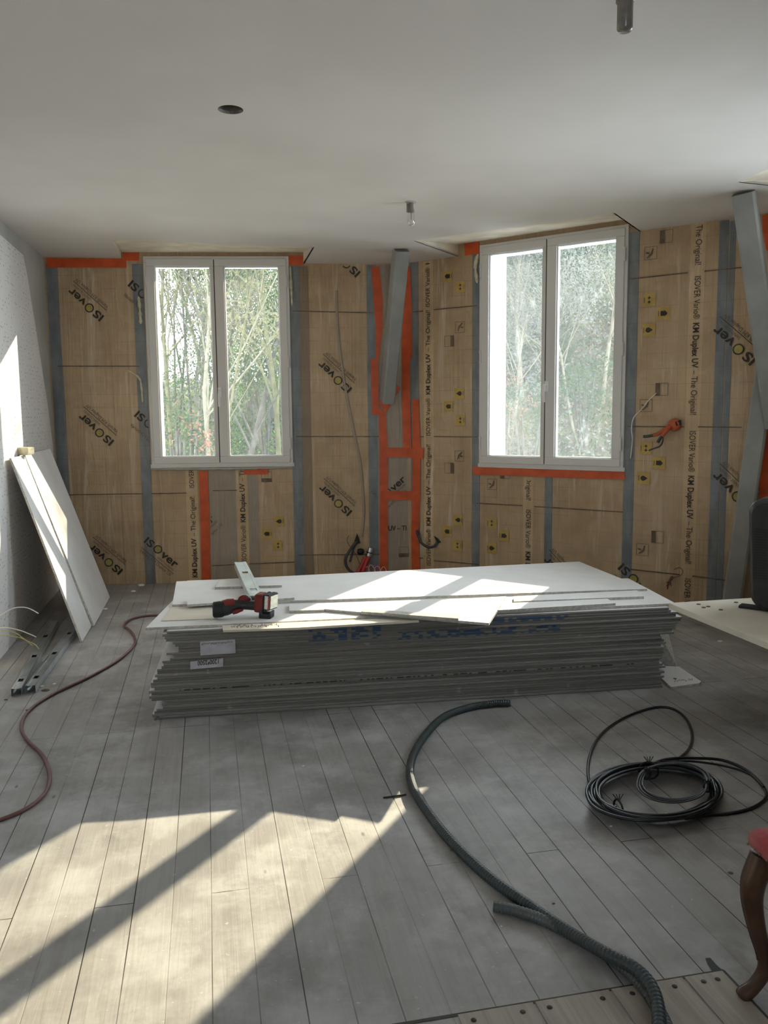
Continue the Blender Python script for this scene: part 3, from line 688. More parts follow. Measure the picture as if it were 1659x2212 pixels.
# ------------------------------------------------------------------ ceiling fittings
def bulb_fitting(p, label, s=1.0, clearbox=False):
    root = empty('ceiling_light', p, label, 'ceiling light'); T = Matrix.Translation(p)
    mb = MB(); mb.lathe([(0, -.006), (.03 * s, -.005), (.034 * s, 0)], T, 20); mb.build('ceiling_rose', M['plaster'], root)
    mb = MB(); mb.lathe([(.013 * s, 0), (.014 * s, -.03 * s), (.018 * s, -.045 * s), (.019 * s, -.06 * s), (0, -.062 * s)], T, 16)
    mb.box((-.027 * s, -.008, -.058 * s), (-.014 * s, .008, -.012), T); mb.build('socket', M['socket'], root)
    mb = MB(); mb.lathe([(.016 * s, -.06 * s), (.021 * s, -.075 * s), (.0215 * s, -.115 * s), (.015 * s, -.132 * s), (0, -.136 * s)], T, 20); b = mb.build('bulb', M['clear'], root)
    mb = MB(); mb.tube([p + V((0, 0, -.062 * s)), p + V((0, 0, -.1 * s))], .0014 * s, 6); mb.build('filament_stem', M['ink'], b)
    return root
bulb_fitting(pz(888, 436, CEIL), 'small bare bulb in a brown socket hanging near the window wall')
p = pz(1352, -46, CEIL)
root = empty('ceiling_light', p, 'clear cylindrical lamp hanging at the top edge of the picture', 'ceiling light'); T = Matrix.Translation(p)
mb = MB(); mb.lathe([(0, -.004), (.035, -.004), (.038, 0)], T, 20); mb.build('ceiling_rose', M['plaster'], root)
mb = MB(); mb.lathe([(.014, 0), (.016, -.015), (.0265, -.022), (.0265, -.062), (0, -.064)], T, 20); mb.build('socket', M['socket'], root)
t = plain('smoked glass', (.20, .18, .16), .25, spec=.5, scale=40, var=.15)
mb = MB(); mb.lathe([(.0225, -.062), (.0225, -.135), (.018, -.142), (0, -.143)], T, 20); mb.build('bulb', t, root)

# ------------------------------------------------------------------ plasterboard pile
AX = V((.988, .153, 0)).normalized(); AYv = V((-AX.y, AX.x, 0)); FL = V((-1.075, 3.675, 0))
lj = {}
def prof(keys, z):
    for (z0, v0), (z1, v1) in zip(keys, keys[1:]):
        if z0 <= z <= z1: return v0 + (v1 - v0) * (z - z0) / (z1 - z0)
    return keys[-1][1]
rn = random.Random(11)
ORD = ['first', 'second', 'third', 'fourth', 'fifth', 'sixth', 'seventh', 'eighth', 'ninth', 'tenth', 'eleventh', 'twelfth', 'thirteenth', 'fourteenth', 'fifteenth', 'sixteenth', 'seventeenth', 'eighteenth', 'nineteenth', 'twentieth']
NB, TH = 33, .0125
LJ = [.03, .0, .01, .02, .05, .045, .06, .0, -.01, .0, -.01, .015, .0, .0, .01, .03, .02, .03, .03, .05, .06, .055, .09, .11, .075, .10, .10, .085, .075, .045, .04, .03, .05]
DJ = [0, .004, .01, .006, .0, .006, .0, .004, .0, .008, .004, .01, .0, .006, .012, .002, .0, .012, .004, .008, .0, .006, .0, .004, .0, .004, .002, .006, .0, .010, .004, .002, .008]
for i in range(NB):
    z = i * TH; g_ = .0004
    o0 = FL + AX * (LJ[i] + (.03 if i > 24 else 0)) + AYv * (DJ[i] * .6 + rn.uniform(0, .002)); L = 2.50
    RJ = {22: .01, 23: .0, 24: .02, 25: .015, 26: .03, 27: .045, 28: .05, 29: .02, 30: .035, 31: -.01, 32: -.02}
    Lr_ = L + RJ.get(i, rn.uniform(-.015, .02) - LJ[i]) - (LJ[i] + .03 if i > 24 else LJ[i] if i > 21 else 0) + (.0 if i < 22 else .05)
    mb = MB(); Mx = Matrix(((AX.x, AYv.x, 0, o0.x), (AX.y, AYv.y, 0, o0.y), (0, 0, 1, z), (0, 0, 0, 1)))
    c = .0025; P = [(c, 0 + c, g_), (0, 0, 0)]
    # long edges slightly rounded
    prof_ = [(0, .004), (.003, TH - .0006 - g_), (1.197, TH - .0006), (1.2, .004), (1.197, g_), (.003, g_)]
    pts = [Mx @ V((0, y, zz)) for y, zz in prof_]
    mb.prism(pts, AX * Lr_); o = mb.build('plasterboard', M['board'], M=Mx)
    nm = ('bottom sheet of the big plasterboard pile, lying on the floor' if i == 0 else 'grey-edged plasterboard sheet, %s from the bottom of the big pile' % ORD[i]) if i < 17 else 'grey-edged plasterboard sheet, %s from the top of the full sheets in the big pile' % ORD[NB - 1 - i]
    tag(o, nm, 'plasterboard', 'full sheets of the plasterboard pile')
ZT = NB * TH
def sheet(pts, z, label, th=.0125, mats=None, name='plasterboard_offcut', group=None, tilt=None):
    P = [pz(x, y, z + th) for x, y in pts]
    if tilt: P = [p + V((0, 0, t_)) for p, t_ in zip(P, tilt)]
    mb = MB(); mb.prism([p - V((0, 0, th - .0005)) for p in P], (0, 0, th - .0005)); 
    if mats is None: mats = [M['cutboard'], M['gypsum']]
    for k in range(2, len(mb.m)): mb.m[k] = len(mats) - 1
    c = sum(P, V((0, 0, 0))) / len(P); o = mb.build(name, mats, M=Matrix.Translation(V((c.x, c.y, z)))); return tag(o, label, 'plasterboard', group)
sheet([(315, 1356), (1459, 1303), (1357, 1249), (385, 1285)], ZT, 'wide white sheet on top of the pile, jutting out at the left front', name='plasterboard')
sheet([(372, 1306), (1398, 1272), (1251, 1213), (381, 1256)], ZT + TH, 'topmost white plasterboard sheet along the back of the pile', name='plasterboard')
Z2 = ZT + TH; Z3 = ZT + 2 * TH
sheet([(372, 1311), (348, 1341), (470, 1336), (452, 1310)], Z2, 'cream offcut on the left front of the pile behind the work light', .003, [M['cream'], M['gypsum']])
sheet([(464, 1268), (609, 1264), (480, 1252)], Z3, 'slim wedge offcut lying under the metal stud on the back of the pile')
sheet([(404, 1306), (636, 1291), (622, 1284), (406, 1293)], Z3, 'long broken offcut strip beside the work light on the pile')
sheet([(625, 1319), (700, 1317), (700, 1303), (624, 1304)], Z2, 'small square-ended offcut left of the big slanted sheet')
sheet([(684, 1314), (1056, 1346), (1093, 1288), (912, 1298)], Z2 + .0006, 'large pointed white offcut slanting over the front of the pile')
sheet([(780, 1321), (990, 1336), (992, 1329), (784, 1315)], Z2 + .0135, 'narrow grey strip lying on the pointed offcut', .012, [M['gypsum'], M['gypsum']])
sheet([(1075, 1318), (1330, 1303), (1312, 1293), (1095, 1303)], Z2, 'front narrow offcut strip at the right end of the pile')
sheet([(1110, 1299), (1391, 1288), (1376, 1275), (1110, 1288)], Z2 + .0005, 'rear narrow offcut strip at the right end of the pile')
sheet([(482, 1361), (640, 1356), (905, 1340), (903, 1332), (480, 1351)], ZT + .0005, 'cream cut strip with handwriting along the front edge of the pile', .011, [M['cream'], M['cream']])
# handwriting scribble on cream strip
mb = MB(); rn2 = random.Random(5); x = 500
for k in range(34):
    y = 1353 - (x - 500) * .03; p = pz(x, y, ZT + .0122); q = pz(x + rn2.uniform(-2, 3), y + rn2.uniform(-4, 4), ZT + .0122); mb.tube([p, q], .0012, 4); x += rn2.uniform(2.2, 4.2)
o = mb.build('handwriting', M['ink'], [b for b in bpy.data.objects if b.get('label', '').startswith('cream cut strip')][0])
# shipping labels on the pile
def on_front(x, y, d=.004):
    P0 = FL - AYv * d; return pplane(x, y, P0, -AYv)
for (q, tx, lab) in (([(432, 1386), (508, 1381), (509, 1411), (433, 1416)], None, 'white paper label with a torn edge, upper one on the pile front'), ([(411, 1428), (482, 1421), (482, 1440), (411, 1446)], '1200*2500', 'white paper label reading upside down, lower one on the pile front')):
    P = [on_front(x, y) for x, y in q]; mb = MB(); mb.prism([p for p in P][::-1], AYv * .001)
    o = mb.build('paper_label', M['label'], M=Matrix.Translation(P[0])); tag(o, lab, 'label')
    mb = MB(); U = (P[0] - P[3]).normalized(); R_ = (P[1] - P[0]).normalized(); o1 = P[1] - AYv * .0008 - R_ * .006 - U * .004
    Mx = Matrix(((-R_.x, -U.x, -AYv.x, o1.x), (-R_.y, -U.y, -AYv.y, o1.y), (-R_.z, -U.z, -AYv.z, o1.z), (0, 0, 0, 1)))
    if tx is None:
        rq = random.Random(3)
        for k in range(26): x_ = .006 + k * .0055; y_ = rq.uniform(.002, .006); mb.tube([Mx @ V((x_, y_, 0)), Mx @ V((x_ + .003, y_ + rq.uniform(.003, .010), 0))], .0009, 4)
    else: mb.text(tx, .03, Mx @ Matrix.Translation((.01, .0, 0)), True, 0, None, .10); mb.add([Mx @ V(p) for p in ((.0, -.0035, 0), (.15, -.0035, 0), (.15, -.002, 0), (0, -.002, 0))], [(0, 1, 2, 3)])
    mb.build('lettering', M['ink'], o)

# ------------------------------------------------------------------ sheet resting on the pile corner, right
C0 = V((1.372, 3.925, 0)); ztop = .468; th = .028
mb = MB(); P = [C0 - E2 * 0, C0 + E1 * 1.25, C0 + E1 * 1.25 - E2 * 1.9, C0 - E2 * 1.9]; P = [V((p.x, p.y, ztop - th)) for p in P][::-1]
mb.prism(P, (0, 0, th)); o = mb.build('table_slab', M['cream'], M=Matrix.Translation(V((C0.x, C0.y, ztop - th))), bevel=.002)
tag(o, 'thick cream board reaching from the pile corner under the black appliance', 'board')
slab = C0
for k, (a, b) in enumerate(((.85, -.25), (.85, -1.6))):
    c = C0 + E1 * a + E2 * b; Mx = Matrix.Translation(c) @ MFL; mb = MB()
    mb.box((-.25, -.04, ztop - th - .06), (.25, .04, ztop - th), Mx)
    for sx in (-.2, .2): mb.box((sx - .03, -.03, 0), (sx + .03, .03, ztop - th - .06), Mx)
    tag(mb.build('trestle', M['wood'], M=Matrix.Translation(c)), 'low wooden trestle under the %s end of the cream board' % ('far' if k == 0 else 'near'), 'trestle')
# ------------------------------------------------------------------ black appliance with vents
def rrect(w, h, r, n=6):
    P = []
    for cx, cz, a0 in ((w - r, r, -90), (w - r, h - r, 0), (r, h - r, 90), (r, r, 180)):
        for i in range(n + 1):
            a = math.radians(a0 + 90 * i / n); P.append((cx + r * math.cos(a), cz + r * math.sin(a)))
    return P
base = pz(1606, 1318, ztop); D1 = V((.80, -.60, 0)).normalized(); D2 = V((-D1.y, D1.x, 0))
MA = Matrix(((D1.x, D2.x, 0, base.x), (D1.y, D2.y, 0, base.y), (0, 0, 1, ztop), (0, 0, 0, 1)))
root = empty('space_heater', MA, 'black plastic appliance with rounded corners and side vent slots on the cream board', 'heater')
Pq = rrect(.50, .515, .065, 7)
Pq = [(x + (.03 * max(0, 1 - z / .25) if x < .25 else 0), z + .006) for x, z in Pq]
mb = MB(); layers = [(.0, .018), (.012, .004), (.03, 0), (.17, 0), (.20, .012)]
cxx, czz = .25, .26; n = len(Pq); vs = []
for (y, ins) in layers:
    for (x, z) in Pq: vs.append(MA @ V((cxx + (x - cxx) * (1 - ins * 4), y, czz + (z - czz) * (1 - ins * 4))))
fs = [(i * n + k, i * n + (k + 1) % n, (i + 1) * n + (k + 1) % n, (i + 1) * n + k) for i in range(len(layers) - 1) for k in range(n)]
mb.add(vs, fs, 0, True); mb.add(vs[:n], [list(range(n))], 0); mb.add(vs[-n:], [list(range(n))[::-1]], 0)
hs = mb.build('housing', M['dark'], root)
mb = MB()
for k in range(20):
    z = .155 + k * .0118; mb.box((.036, -.0015, z), (.088, .006, z + .006), MA)
mb.build('vent_slots', M['rubber'], hs)
mb = MB(); mb.box((.10, -.0012, .02), (.102, .004, .50), MA); mb.build('seam', M['seal'], hs)
mb = MB(); mb.box((-.03, .03, .001), (.10, .09, .013), MA); mb.build('foot', M['dark'], root, bevel=.002); mb = MB(); mb.box((.36, .03, .001), (.46, .09, .013), MA); mb.build('foot', M['dark'], root, bevel=.002)

# ------------------------------------------------------------------ metal stud profiles
def channel(a, b, w, h, label, up=V((0, 0, 1)), slots=True, openup=False, mat='zinc', name='metal_stud'):
    a, b = V(a), V(b); ax = (b - a).normalized(); S = ax.cross(up).normalized(); L = (b - a).length; U = S.cross(ax)
    Mx = Matrix(((S.x, ax.x, U.x, a.x), (S.y, ax.y, U.y, a.y), (S.z, ax.z, U.z, a.z), (0, 0, 0, 1)))
    mb = MB(); t_ = .0012; hw = w / 2
    mb.box((-hw, 0, h - t_), (-hw * .5, L, h), Mx); mb.box((hw * .5, 0, h - t_), (hw, L, h), Mx)
    # web with slots: pieces between the slots
    y = 0; sl = []
    k = .12
    while slots and k < L - .08: sl.append(k); k += .45
    for q in sl: mb.box((-hw * .5, y, h - t_ - .002), (hw * .5, q, h - .002), Mx); y = q + .05
    mb.box((-hw * .5, y, h - t_ - .002), (hw * .5, L, h - .002), Mx)
    mb.box((-hw, 0, 0), (-hw + t_, L, h), Mx); mb.box((hw - t_, 0, 0), (hw, L, h), Mx)
    mb.box((-hw, 0, 0), (-hw + .008, L, t_), Mx); mb.box((hw - .008, 0, 0), (hw, L, t_), Mx)
    o = mb.build(name, M[mat], M=Matrix.Translation(a)); return tag(o, label, 'metal stud')
channel(pz(554, 1301, Z3 + .012), pz(519, 1226, Z3 + .030), .070, .036, 'galvanised steel stud lying on the pile and overhanging its back edge')
channel(pz(36, 1503, .001), pz(118, 1352, .001), .050, .038, 'left one of two steel studs on the floor under the leaning boards')
channel(pz(66, 1497, .001), pz(163, 1364, .001), .050, .040, 'right one of two steel studs on the floor under the leaning boards')

# ------------------------------------------------------------------ boards leaning on the left wall
def leaning(f0, f1, t0, t1, label, mats):
    mb = MB(); e = (f1 - f0).normalized(); n = e.cross(t0 - f0).normalized()
    if n.x < 0: n = -n
    P = [f0, f1, t1, t0]; mb.prism([p - n * .0125 for p in P], n * .0125)
    c = (f0 + f1) / 2
    for k in range(2, len(mb.m)): mb.m[k] = 1
    return tag(mb.build('plasterboard', mats, M=Matrix.Translation(c)), label, 'plasterboard')
f0, f1, f2 = V((-1.88, 5.015, .006)), V((-1.962, 5.42, .006)), V((-2.150, 6.30, .006))
t0, t1 = V((-2.29, 5.10, 1.145)), V((-2.376, 5.50, 1.145)); t1b = V((-2.390, 5.50, 1.150)); t2 = V((-2.545, 6.33, 1.155))
leaning(f0, f1, t0, t1, 'narrow white board leaning on the left wall, nearest the camera', [M['cutboard'], M['gypsum']])
o_ = V((.020, -.02, 0)); leaning(f1 + V((.020, -.012, 0)), f2 + V((.020, 0, 0)), t1b + o_, t2 + V((.005, 0, 0)), 'wide white board leaning on the left wall behind the narrow one', [M['cutboard'], M['gypsum']])
c = t1 + V((.01, -.03, .012)); mb = MB(); mb.prism([c + V(p) for p in ((-.06, -.05, -.01), (.045, -.06, -.01), (.055, .03, -.01), (-.02, .05, -.01))], (0, .005, .05)); tag(mb.build('plaster_chunk', M['foam'], M=Matrix.Translation(c), bevel=.008), 'pinkish beige chunk sitting on top edge of the leaning boards', 'rubble')

# ------------------------------------------------------------------ hoses and cables on the floor
def hose_path(px, z=.0): return resample(smooth_path([pz(x, y, z if len(q) == 0 else q[0]) for x, y, *q in px], 10), .012)
def corrugated(px, r, mat, label, name='conduit'):
    P = hose_path(px); P = resample(P, .0028); rr = [r * (1.0 if (i // 2) % 2 == 0 else .90) for i in range(len(P))]
    mb = MB(); mb.tube(P, rr, 14, smooth=False); o = mb.build(name, mat, M=Matrix.Translation(P[0])); return tag(o, label, 'hose')
R1 = .0165
corrugated([(1102, 1519, R1), (1065, 1520, R1), (1010, 1529, R1), (955, 1551, R1), (910, 1600, R1), (887, 1650, R1), (892, 1700, R1), (925, 1755, R1), (975, 1818, R1), (1050, 1890, R1), (1130, 1948, R1), (1220, 2008, .022), (1300, 2055, .045), (1370, 2092, .052), (1406, 2130, .050), (1421, 2175, .04), (1424, 2230, .03), (1418, 2300, .02), (1405, 2400, .0165)], R1, M['conduit'], 'long dark grey corrugated conduit curving from the pile across the floor')
corrugated([(1067, 1957, .016), (1110, 1966, .016), (1180, 1990, .016), (1250, 2028, .016), (1318, 2068, .016), (1375, 2115, .016), (1412, 2165, .016), (1440, 2220, .016), (1455, 2300, .016)], .016, M['conduit2'], 'shorter grey corrugated conduit ending on the floor below the long one')
RH = .0075
P = resample(smooth_path([pz(x, y, z) for x, y, z in ((-60, 1785, RH), (0, 1771, RH), (60, 1745, RH), (98, 1712, RH), (107, 1675, RH), (92, 1632, RH), (60, 1600, RH), (46, 1572, RH), (60, 1538, RH), (110, 1502, RH), (190, 1464, RH), (250, 1430, RH), (284, 1401, RH), (292, 1382, RH), (281, 1362, RH), (268, 1351, RH), (285, 1337, RH), (320, 1330, RH), (360, 1330, RH))], 10), .015)
mb = MB(); mb.tube(P, RH, 10); tag(mb.build('air_hose', M['hose'], M=Matrix.Translation(P[0])), 'thin dark red hose winding across the floor at left', 'hose')
P = smooth_path([pz(x, y, z) for x, y, z in ((318, 1354, .39), (326, 1362, .37), (345, 1367, .36))], 6)
# black coil
coil = empty('cable_coil', pz(1410, 1715, 0), 'large coil of black cable with loose loops on the floor at right', 'cable')
def ring(cx, cy, rx_, ry_, n, jr, z0, dz, seed, turns):
    rn3 = random.Random(seed); pts = []
    for k in range(turns):
        ox, oy = rn3.uniform(-jr, jr), rn3.uniform(-jr * .5, jr * .5); s_ = rn3.uniform(.94, 1.04)
        for i in range(n):
            a = 2 * math.pi * i / n + .5; pts.append(pz(cx + ox + rx_ * s_ * math.cos(a), cy + oy + ry_ * s_ * math.sin(a) - (6 if math.sin(a) < 0 else 0), z0 + dz * k / turns + rn3.uniform(0, .004)))
    return pts
RC = .0060
mb = MB(); mb.tube(resample(smooth_path(ring(1413, 1713, 133, 55, 14, 10, RC, .06, 4, 15), 5), .015), RC, 7)
P = [pz(x, y, z) for x, y, z in ((1330, 1745, .04), (1290, 1725, .03), (1271, 1680, .006), (1275, 1630, .006), (1300, 1585, .006), (1350, 1550, .006), (1410, 1529, .006), (1450, 1530, .006), (1480, 1550, .006), (1495, 1585, .006), (1488, 1618, .006), (1455, 1645, .02), (1412, 1655, .04), (1380, 1665, .05))]
mb.tube(resample(smooth_path(P, 8), .02), .006, 8)
P = [pz(x, y, z) for x, y, z in ((1400, 1655, .055), (1440, 1640, .05), (1500, 1638, .03), (1560, 1642, .012), (1610, 1662, .006), (1645, 1695, .006), (1655, 1722, .006), (1625, 1745, .006), (1575, 1757, .006), (1530, 1760, .008), (1480, 1768, .02))]
mb.tube(resample(smooth_path(P, 8), .02), .006, 8)
P = [pz(x, y, z) for x, y, z in ((1430, 1645, .05), (1500, 1645, .03), (1570, 1656, .012), (1620, 1672, .006), (1650, 1700, .012))]
mb.tube(resample(smooth_path(P, 8), .02), .0045, 8)
mb.build('cable', M['black_cable'], coil)
for (x, y, z, ang) in ((1336, 1748, .03, .2), (1402, 1664, .05, 1.2)):
    c = pz(x, y, z); mb = MB(); r_ = .034
    Q = Matrix.Rotation(ang, 3, 'Z')
    mb.tube([c + Q @ V((0, r_ * 1.0 * math.cos(a), r_ * .95 * math.sin(a))) for a in [2 * math.pi * k / 14 for k in range(15)]], .004, 6)
    for k in range(4): mb.tube([c + V((.0, 0, .028)), c + V((.012 * (k - 1.5), .01, .028 + .022))], .0018, 4)
    mb.build('cable_tie', M['rubber'], coil)
bun = empty('cable_bundle', pz(1462, 1690, 0), 'smaller tied bundle of thin grey cables lying inside the black coil', 'cable')
mb = MB(); mb.tube(resample(smooth_path(ring(1457, 1692, 74, 38, 12, 6, .058, .03, 9, 9), 5), .012), .0033, 6)
mb.build('cable', M['grey_cable'], bun)
for (x, y) in ((1397, 1672), (1529, 1699)):
    c = pz(x, y, .075); mb = MB(); mb.tube([c + V((.0 + .014 * math.cos(a), 0, .02 * math.sin(a))) for a in [2 * math.pi * k / 12 for k in range(13)]], .004, 6)
    for k in range(3): mb.tube([c, c + V((.012 * (k - 1), .0, .028))], .0018, 4)
    mb.build('cable_tie', M['rubber'], bun)

# ------------------------------------------------------------------ wires at left, wall cables
root = empty('loose_wires', WLi(-20, 1340, .0), 'thin loose wires sticking out of the left wall near the floor', 'wires')
def wire(px, r, mat, parent, name='wire'):
    P = resample(smooth_path([pdepth(x, y, Y) for x, y, Y in px], 8), .01); mb = MB(); mb.tube(P, r, 6); return mb.build(name, mat, parent)
wire([(-26, 1344, 4.53), (4, 1328, 4.5), (30, 1314, 4.48), (58, 1313, 4.46), (83, 1325, 4.44)], .003, M['whitewire'], root)
wire([(-26, 1362, 4.53), (10, 1356, 4.5), (40, 1361, 4.48), (60, 1368, 4.46), (78, 1376, 4.44)], .003, M['whitewire'], root)
wire([(-26, 1362, 4.53), (25, 1364, 4.46), (55, 1382, 4.44), (75, 1392, 4.42), (84, 1402, 4.4)], .0025, M['yellowwire'], root)
wire([(-26, 1370, 4.53), (25, 1374, 4.48), (50, 1380, 4.46), (70, 1394, 4.44)], .0025, M['yellowwire'], root)

def wtube(px, r, mat, parent, name='cable', fn=onW, smooth_n=8):
    P = resample(smooth_path([fn(x, y, d) for x, y, d in px], smooth_n), .012); mb = MB(); mb.tube(P, r, 8); return mb.build(name, mat, parent)
o = empty('hidden_conduit', onL(727, 625), 'blurred grey conduit showing through the film between the windows', 'conduit')
wtube([(727, 628, -.004), (729, 700, -.004), (736, 770, -.004), (748, 850, -.004), (765, 935, -.004), (778, 1000, -.004), (784, 1060, -.004), (786, 1110, -.004), (781, 1160, -.002)], .014, M['membrane_grey'], o)
o = empty('cable_loops', onL(770, 1168), 'grey cable loop hanging from a torn hole left of the corner tape', 'cable')
wtube([(772, 1170, .0), (765, 1176, .04), (755, 1190, .06), (747, 1205, .07), (748, 1222, .07), (760, 1236, .07), (778, 1242, .07)], .012, M['grey_cable'], o)
wtube([(772, 1170, .0), (764, 1185, .03), (760, 1200, .04), (756, 1214, .045)], .009, M['grey_cable'], o)
wtube([(753, 1157, .01), (750, 1168, .03), (757, 1182, .05), (770, 1200, .06), (778, 1220, .05)], .003, M['ink2'], o, 'thin_wire')
P0 = onL(779, 1192, .03); mb = MB(); mb.lathe([(0, -.03), (.022, -.024), (.032, 0), (.026, .022), (0, .03)], Matrix.Translation(P0), 10); mb.build('black_cap', M['rubber'], o, bevel=.003)
P0 = onL(771, 1163, .008); mb = MB(); mb.prism([P0 + V(p) for p in ((-.03, 0, -.05), (.03, 0, -.04), (.002, 0, .045))], LN * .004); mb.build('torn_hole', M['rubber'], o)
o = empty('red_conduits', onL(798, 1196), 'pair of red conduits with a grey taped end beside the left ladder tape', 'conduit')
a = onL(797, 1200, .03); b = onL(780, 1246, .06); mb = MB(); mb.tube([a + V((-.03, 0, -.02)), b + V((-.045, 0, 0))], .017, 12); mb.tube([a, b], .019, 12); mb.build('conduit_tube', M['red'], o)
mb = MB(); mb.tube([a + V((.02, 0, .065)), a + V((.008, 0, .02)), a + V((0, 0, -.004))], [.022, .026, .024], 12); mb.build('conduit_end', M['zinc'], o)
mb = MB(); mb.tube([a + V((.008, 0, .03)), a + V((.006, 0, .022))], .0275, 12); mb.build('band', M['rubber'], o)
o = empty('red_wires', onL(805, 1245), 'bunch of thin red and white wires curling behind the pile', 'wires')
for k in range(7):
    x0 = 782 + k * 6; wtube([(x0, 1252, .04), (x0 + 4, 1232 - (k % 3) * 5, .06), (x0 + 12, 1224 + (k % 2) * 5, .06), (x0 + 18, 1238, .06), (x0 + 20, 1252, .05)], .0025, M['pinkwire'] if k % 2 else M['whitewire'], o, 'wire')
wtube([(795, 1223, .05), (808, 1221, .06), (818, 1228, .06), (824, 1245, .05)], .003, M['pinkwire'], o, 'wire')
o = empty('wall_cable', onR(945, 1168), 'grey cable hanging out of a torn hole right of the corner tape', 'cable')
wtube([(900, 1147, .02), (904, 1160, .05), (912, 1174, .07), (925, 1182, .06), (938, 1180, .03), (945, 1170, .0)], .011, M['grey_cable'], o)
wtube([(902, 1144, .03), (908, 1155, .05), (911, 1168, .05)], .003, M['ink2'], o, 'thin_wire')
P0 = onR(946, 1166, .006); mb = MB(); mb.prism([P0 + V(p) for p in ((-.03, .02, .03), (.0, .0, .012), (.026, -.018, -.02), (-.005, .003, -.03))], RN * .004); mb.build('torn_hole', M['rubber'], o)
o = empty('orange_conduits', onR(1460, 918), 'orange conduits with black taped wires coming out of the film right of the right window', 'conduit')
c = onR(1458, 918, .01); mb = MB()
Q = frame2(c, RD, RN, 0, 0); mb.lathe([(.044, 0), (.042, .02), (.036, .032), (0, .036)], Q, 16); mb.build('junction_box', M['orange'], o)
mb = MB(); mb.prism([Q @ V(p) for p in ((.01, .02, .034), (.045, .035, .02), (.05, .0, .02), (.02, -.005, .036))], RN * .003); mb.build('opening', M['rubber'], o)
wtube([(1450, 918, .03), (1436, 928, .06), (1422, 937, .07), (1412, 940, .07)], .013, M['orange'], o)
wtube([(1450, 920, .03), (1440, 930, .07), (1430, 942, .08)], .014, M['orange'], o)
wtube([(1414, 940, .07), (1402, 942, .07), (1390, 943, .07)], .010, M['grey_cable'], o, 'taped_end')
wtube([(1431, 940, .08), (1424, 950, .08), (1421, 956, .08)], .010, M['grey_cable'], o, 'taped_end')
wtube([(1432, 941, .08), (1431, 955, .08), (1425, 964, .08), (1412, 969, .07), (1402, 973, .06)], .0055, M['grey_cable'], o, 'taped_end')
o = empty('white_cord', onR(1418, 850), 'thin white cord looping from the film to beside the right window', 'cord')
wtube([(1418, 849, .006), (1402, 864, .04), (1385, 885, .05), (1369, 902, .05), (1364, 925, .04), (1366, 950, .03), (1362, 990, .01)], .0035, M['whitewire'], o)
o = empty('wire_tuft', onR(1450, 1245), 'tuft of brown wires poking from the wall above the right end of the pile', 'wires')
rn3 = random.Random(8)
for k in range(9):
    x1 = 1443 + rn3.uniform(-4, 8); y1 = 1262 + rn3.uniform(-8, 12); wtube([(1455, 1246, .0), (1450 + rn3.uniform(-3, 3), 1250 + rn3.uniform(-3, 5), .03), (x1, y1, .05)], .0035, M['ink2'] if k % 3 else M['darkred'], o, 'wire')
wtube([(1456, 1247, .0), (1470, 1243, .04), (1475, 1234, .04), (1468, 1226, .03), (1456, 1230, .01)], .0025, M['ink2'], o, 'wire')

# ------------------------------------------------------------------ red and black work light on the pile
zb = Z2 + .0005; c = pz(530, 1334, zb); U1 = V((.985, .17, 0)).normalized(); U2 = V((-U1.y, U1.x, 0))
MT = Matrix(((U1.x, U2.x, 0, c.x), (U1.y, U2.y, 0, c.y), (0, 0, 1, zb), (0, 0, 0, 1)))
root = empty('work_light', MT, 'red and black cordless work light lying on top of the pile', 'work light')
def TP(*p): return MT @ V(p)
mb = MB(); mb.tube([TP(-.152, .0, .045), TP(-.147, .0, .045), (TP(-.115, .002, .046)), TP(-.105, .003, .047)], [.030, .038, .040, .037], 18); mb.build('battery', M['rubber'], root)
mb = MB(); mb.tube([TP(-.112, .002, .046), TP(-.09, .008, .05), TP(-.06, .018, .055), TP(-.035, .02, .058), TP(.0, .018, .056), TP(.04, .012, .054), TP(.06, .01, .054)], [.036, .037, .033, .026, .021, .023, .026], 16); hd = mb.build('handle', M['dark'], root)
mb = MB(); mb.tube([TP(-.098, .005, .056), TP(-.075, .012, .063), TP(-.05, .018, .066)], [.033, .031, .026], 16); mb.tube([TP(-.06, -.012, .03), TP(-.04, -.01, .035), TP(-.01, -.005, .04)], [.010, .012, .006], 8); mb.build('grip_inlay', M['darkred'], hd)
mb = MB(); Q = MT @ Matrix.Translation((-.005, .028, .072)) @ Matrix.Rotation(math.radians(80), 4, 'X'); mb.lathe([(.0, .012), (.026, .010), (.031, .0), (.031, -.01), (.0, -.012)], Q, 22); mb.build('dial', M['darkred'], root)
mb = MB(); mb.lathe([(.036, .004), (.038, .0), (.038, -.006), (.036, -.01)], Q, 22); mb.build('dial_ring', M['label'], root)
HT = MT @ Matrix.Translation((.082, .0, .035)) @ Matrix.Rotation(math.radians(-20), 4, 'Z') @ Matrix.Rotation(math.radians(4), 4, 'Y')
mb = MB(); mb.box((-.035, -.03, -.012), (.012, .045, .078), HT); hb = mb.build('head', M['darkred'], root, bevel=.010)
mb = MB(); mb.box((.010, -.034, -.006), (.028, .048, .082), HT); mb.build('bezel', M['rubber'], root, bevel=.006)
HT2 = HT @ Matrix.Translation((.026, 0, .0)) @ Matrix.Rotation(math.radians(-14), 4, 'Z')
mb = MB(); mb.box((0, -.036, .006), (.030, .044, .084), HT2); fr_ = mb.build('lamp_frame', M['dark'], root, bevel=.006)
mb = MB(); mb.box((.004, -.0375, .013), (.022, -.0355, .077), HT2); mb.box((.0305, -.028, .014), (.032, .036, .076), HT2); mb.build('lens', M['led'], fr_)
mb = MB(); mb.box((.023, -.0372, .012), (.029, -.0356, .078), HT2); mb.build('red_stripe', M['red'], fr_)
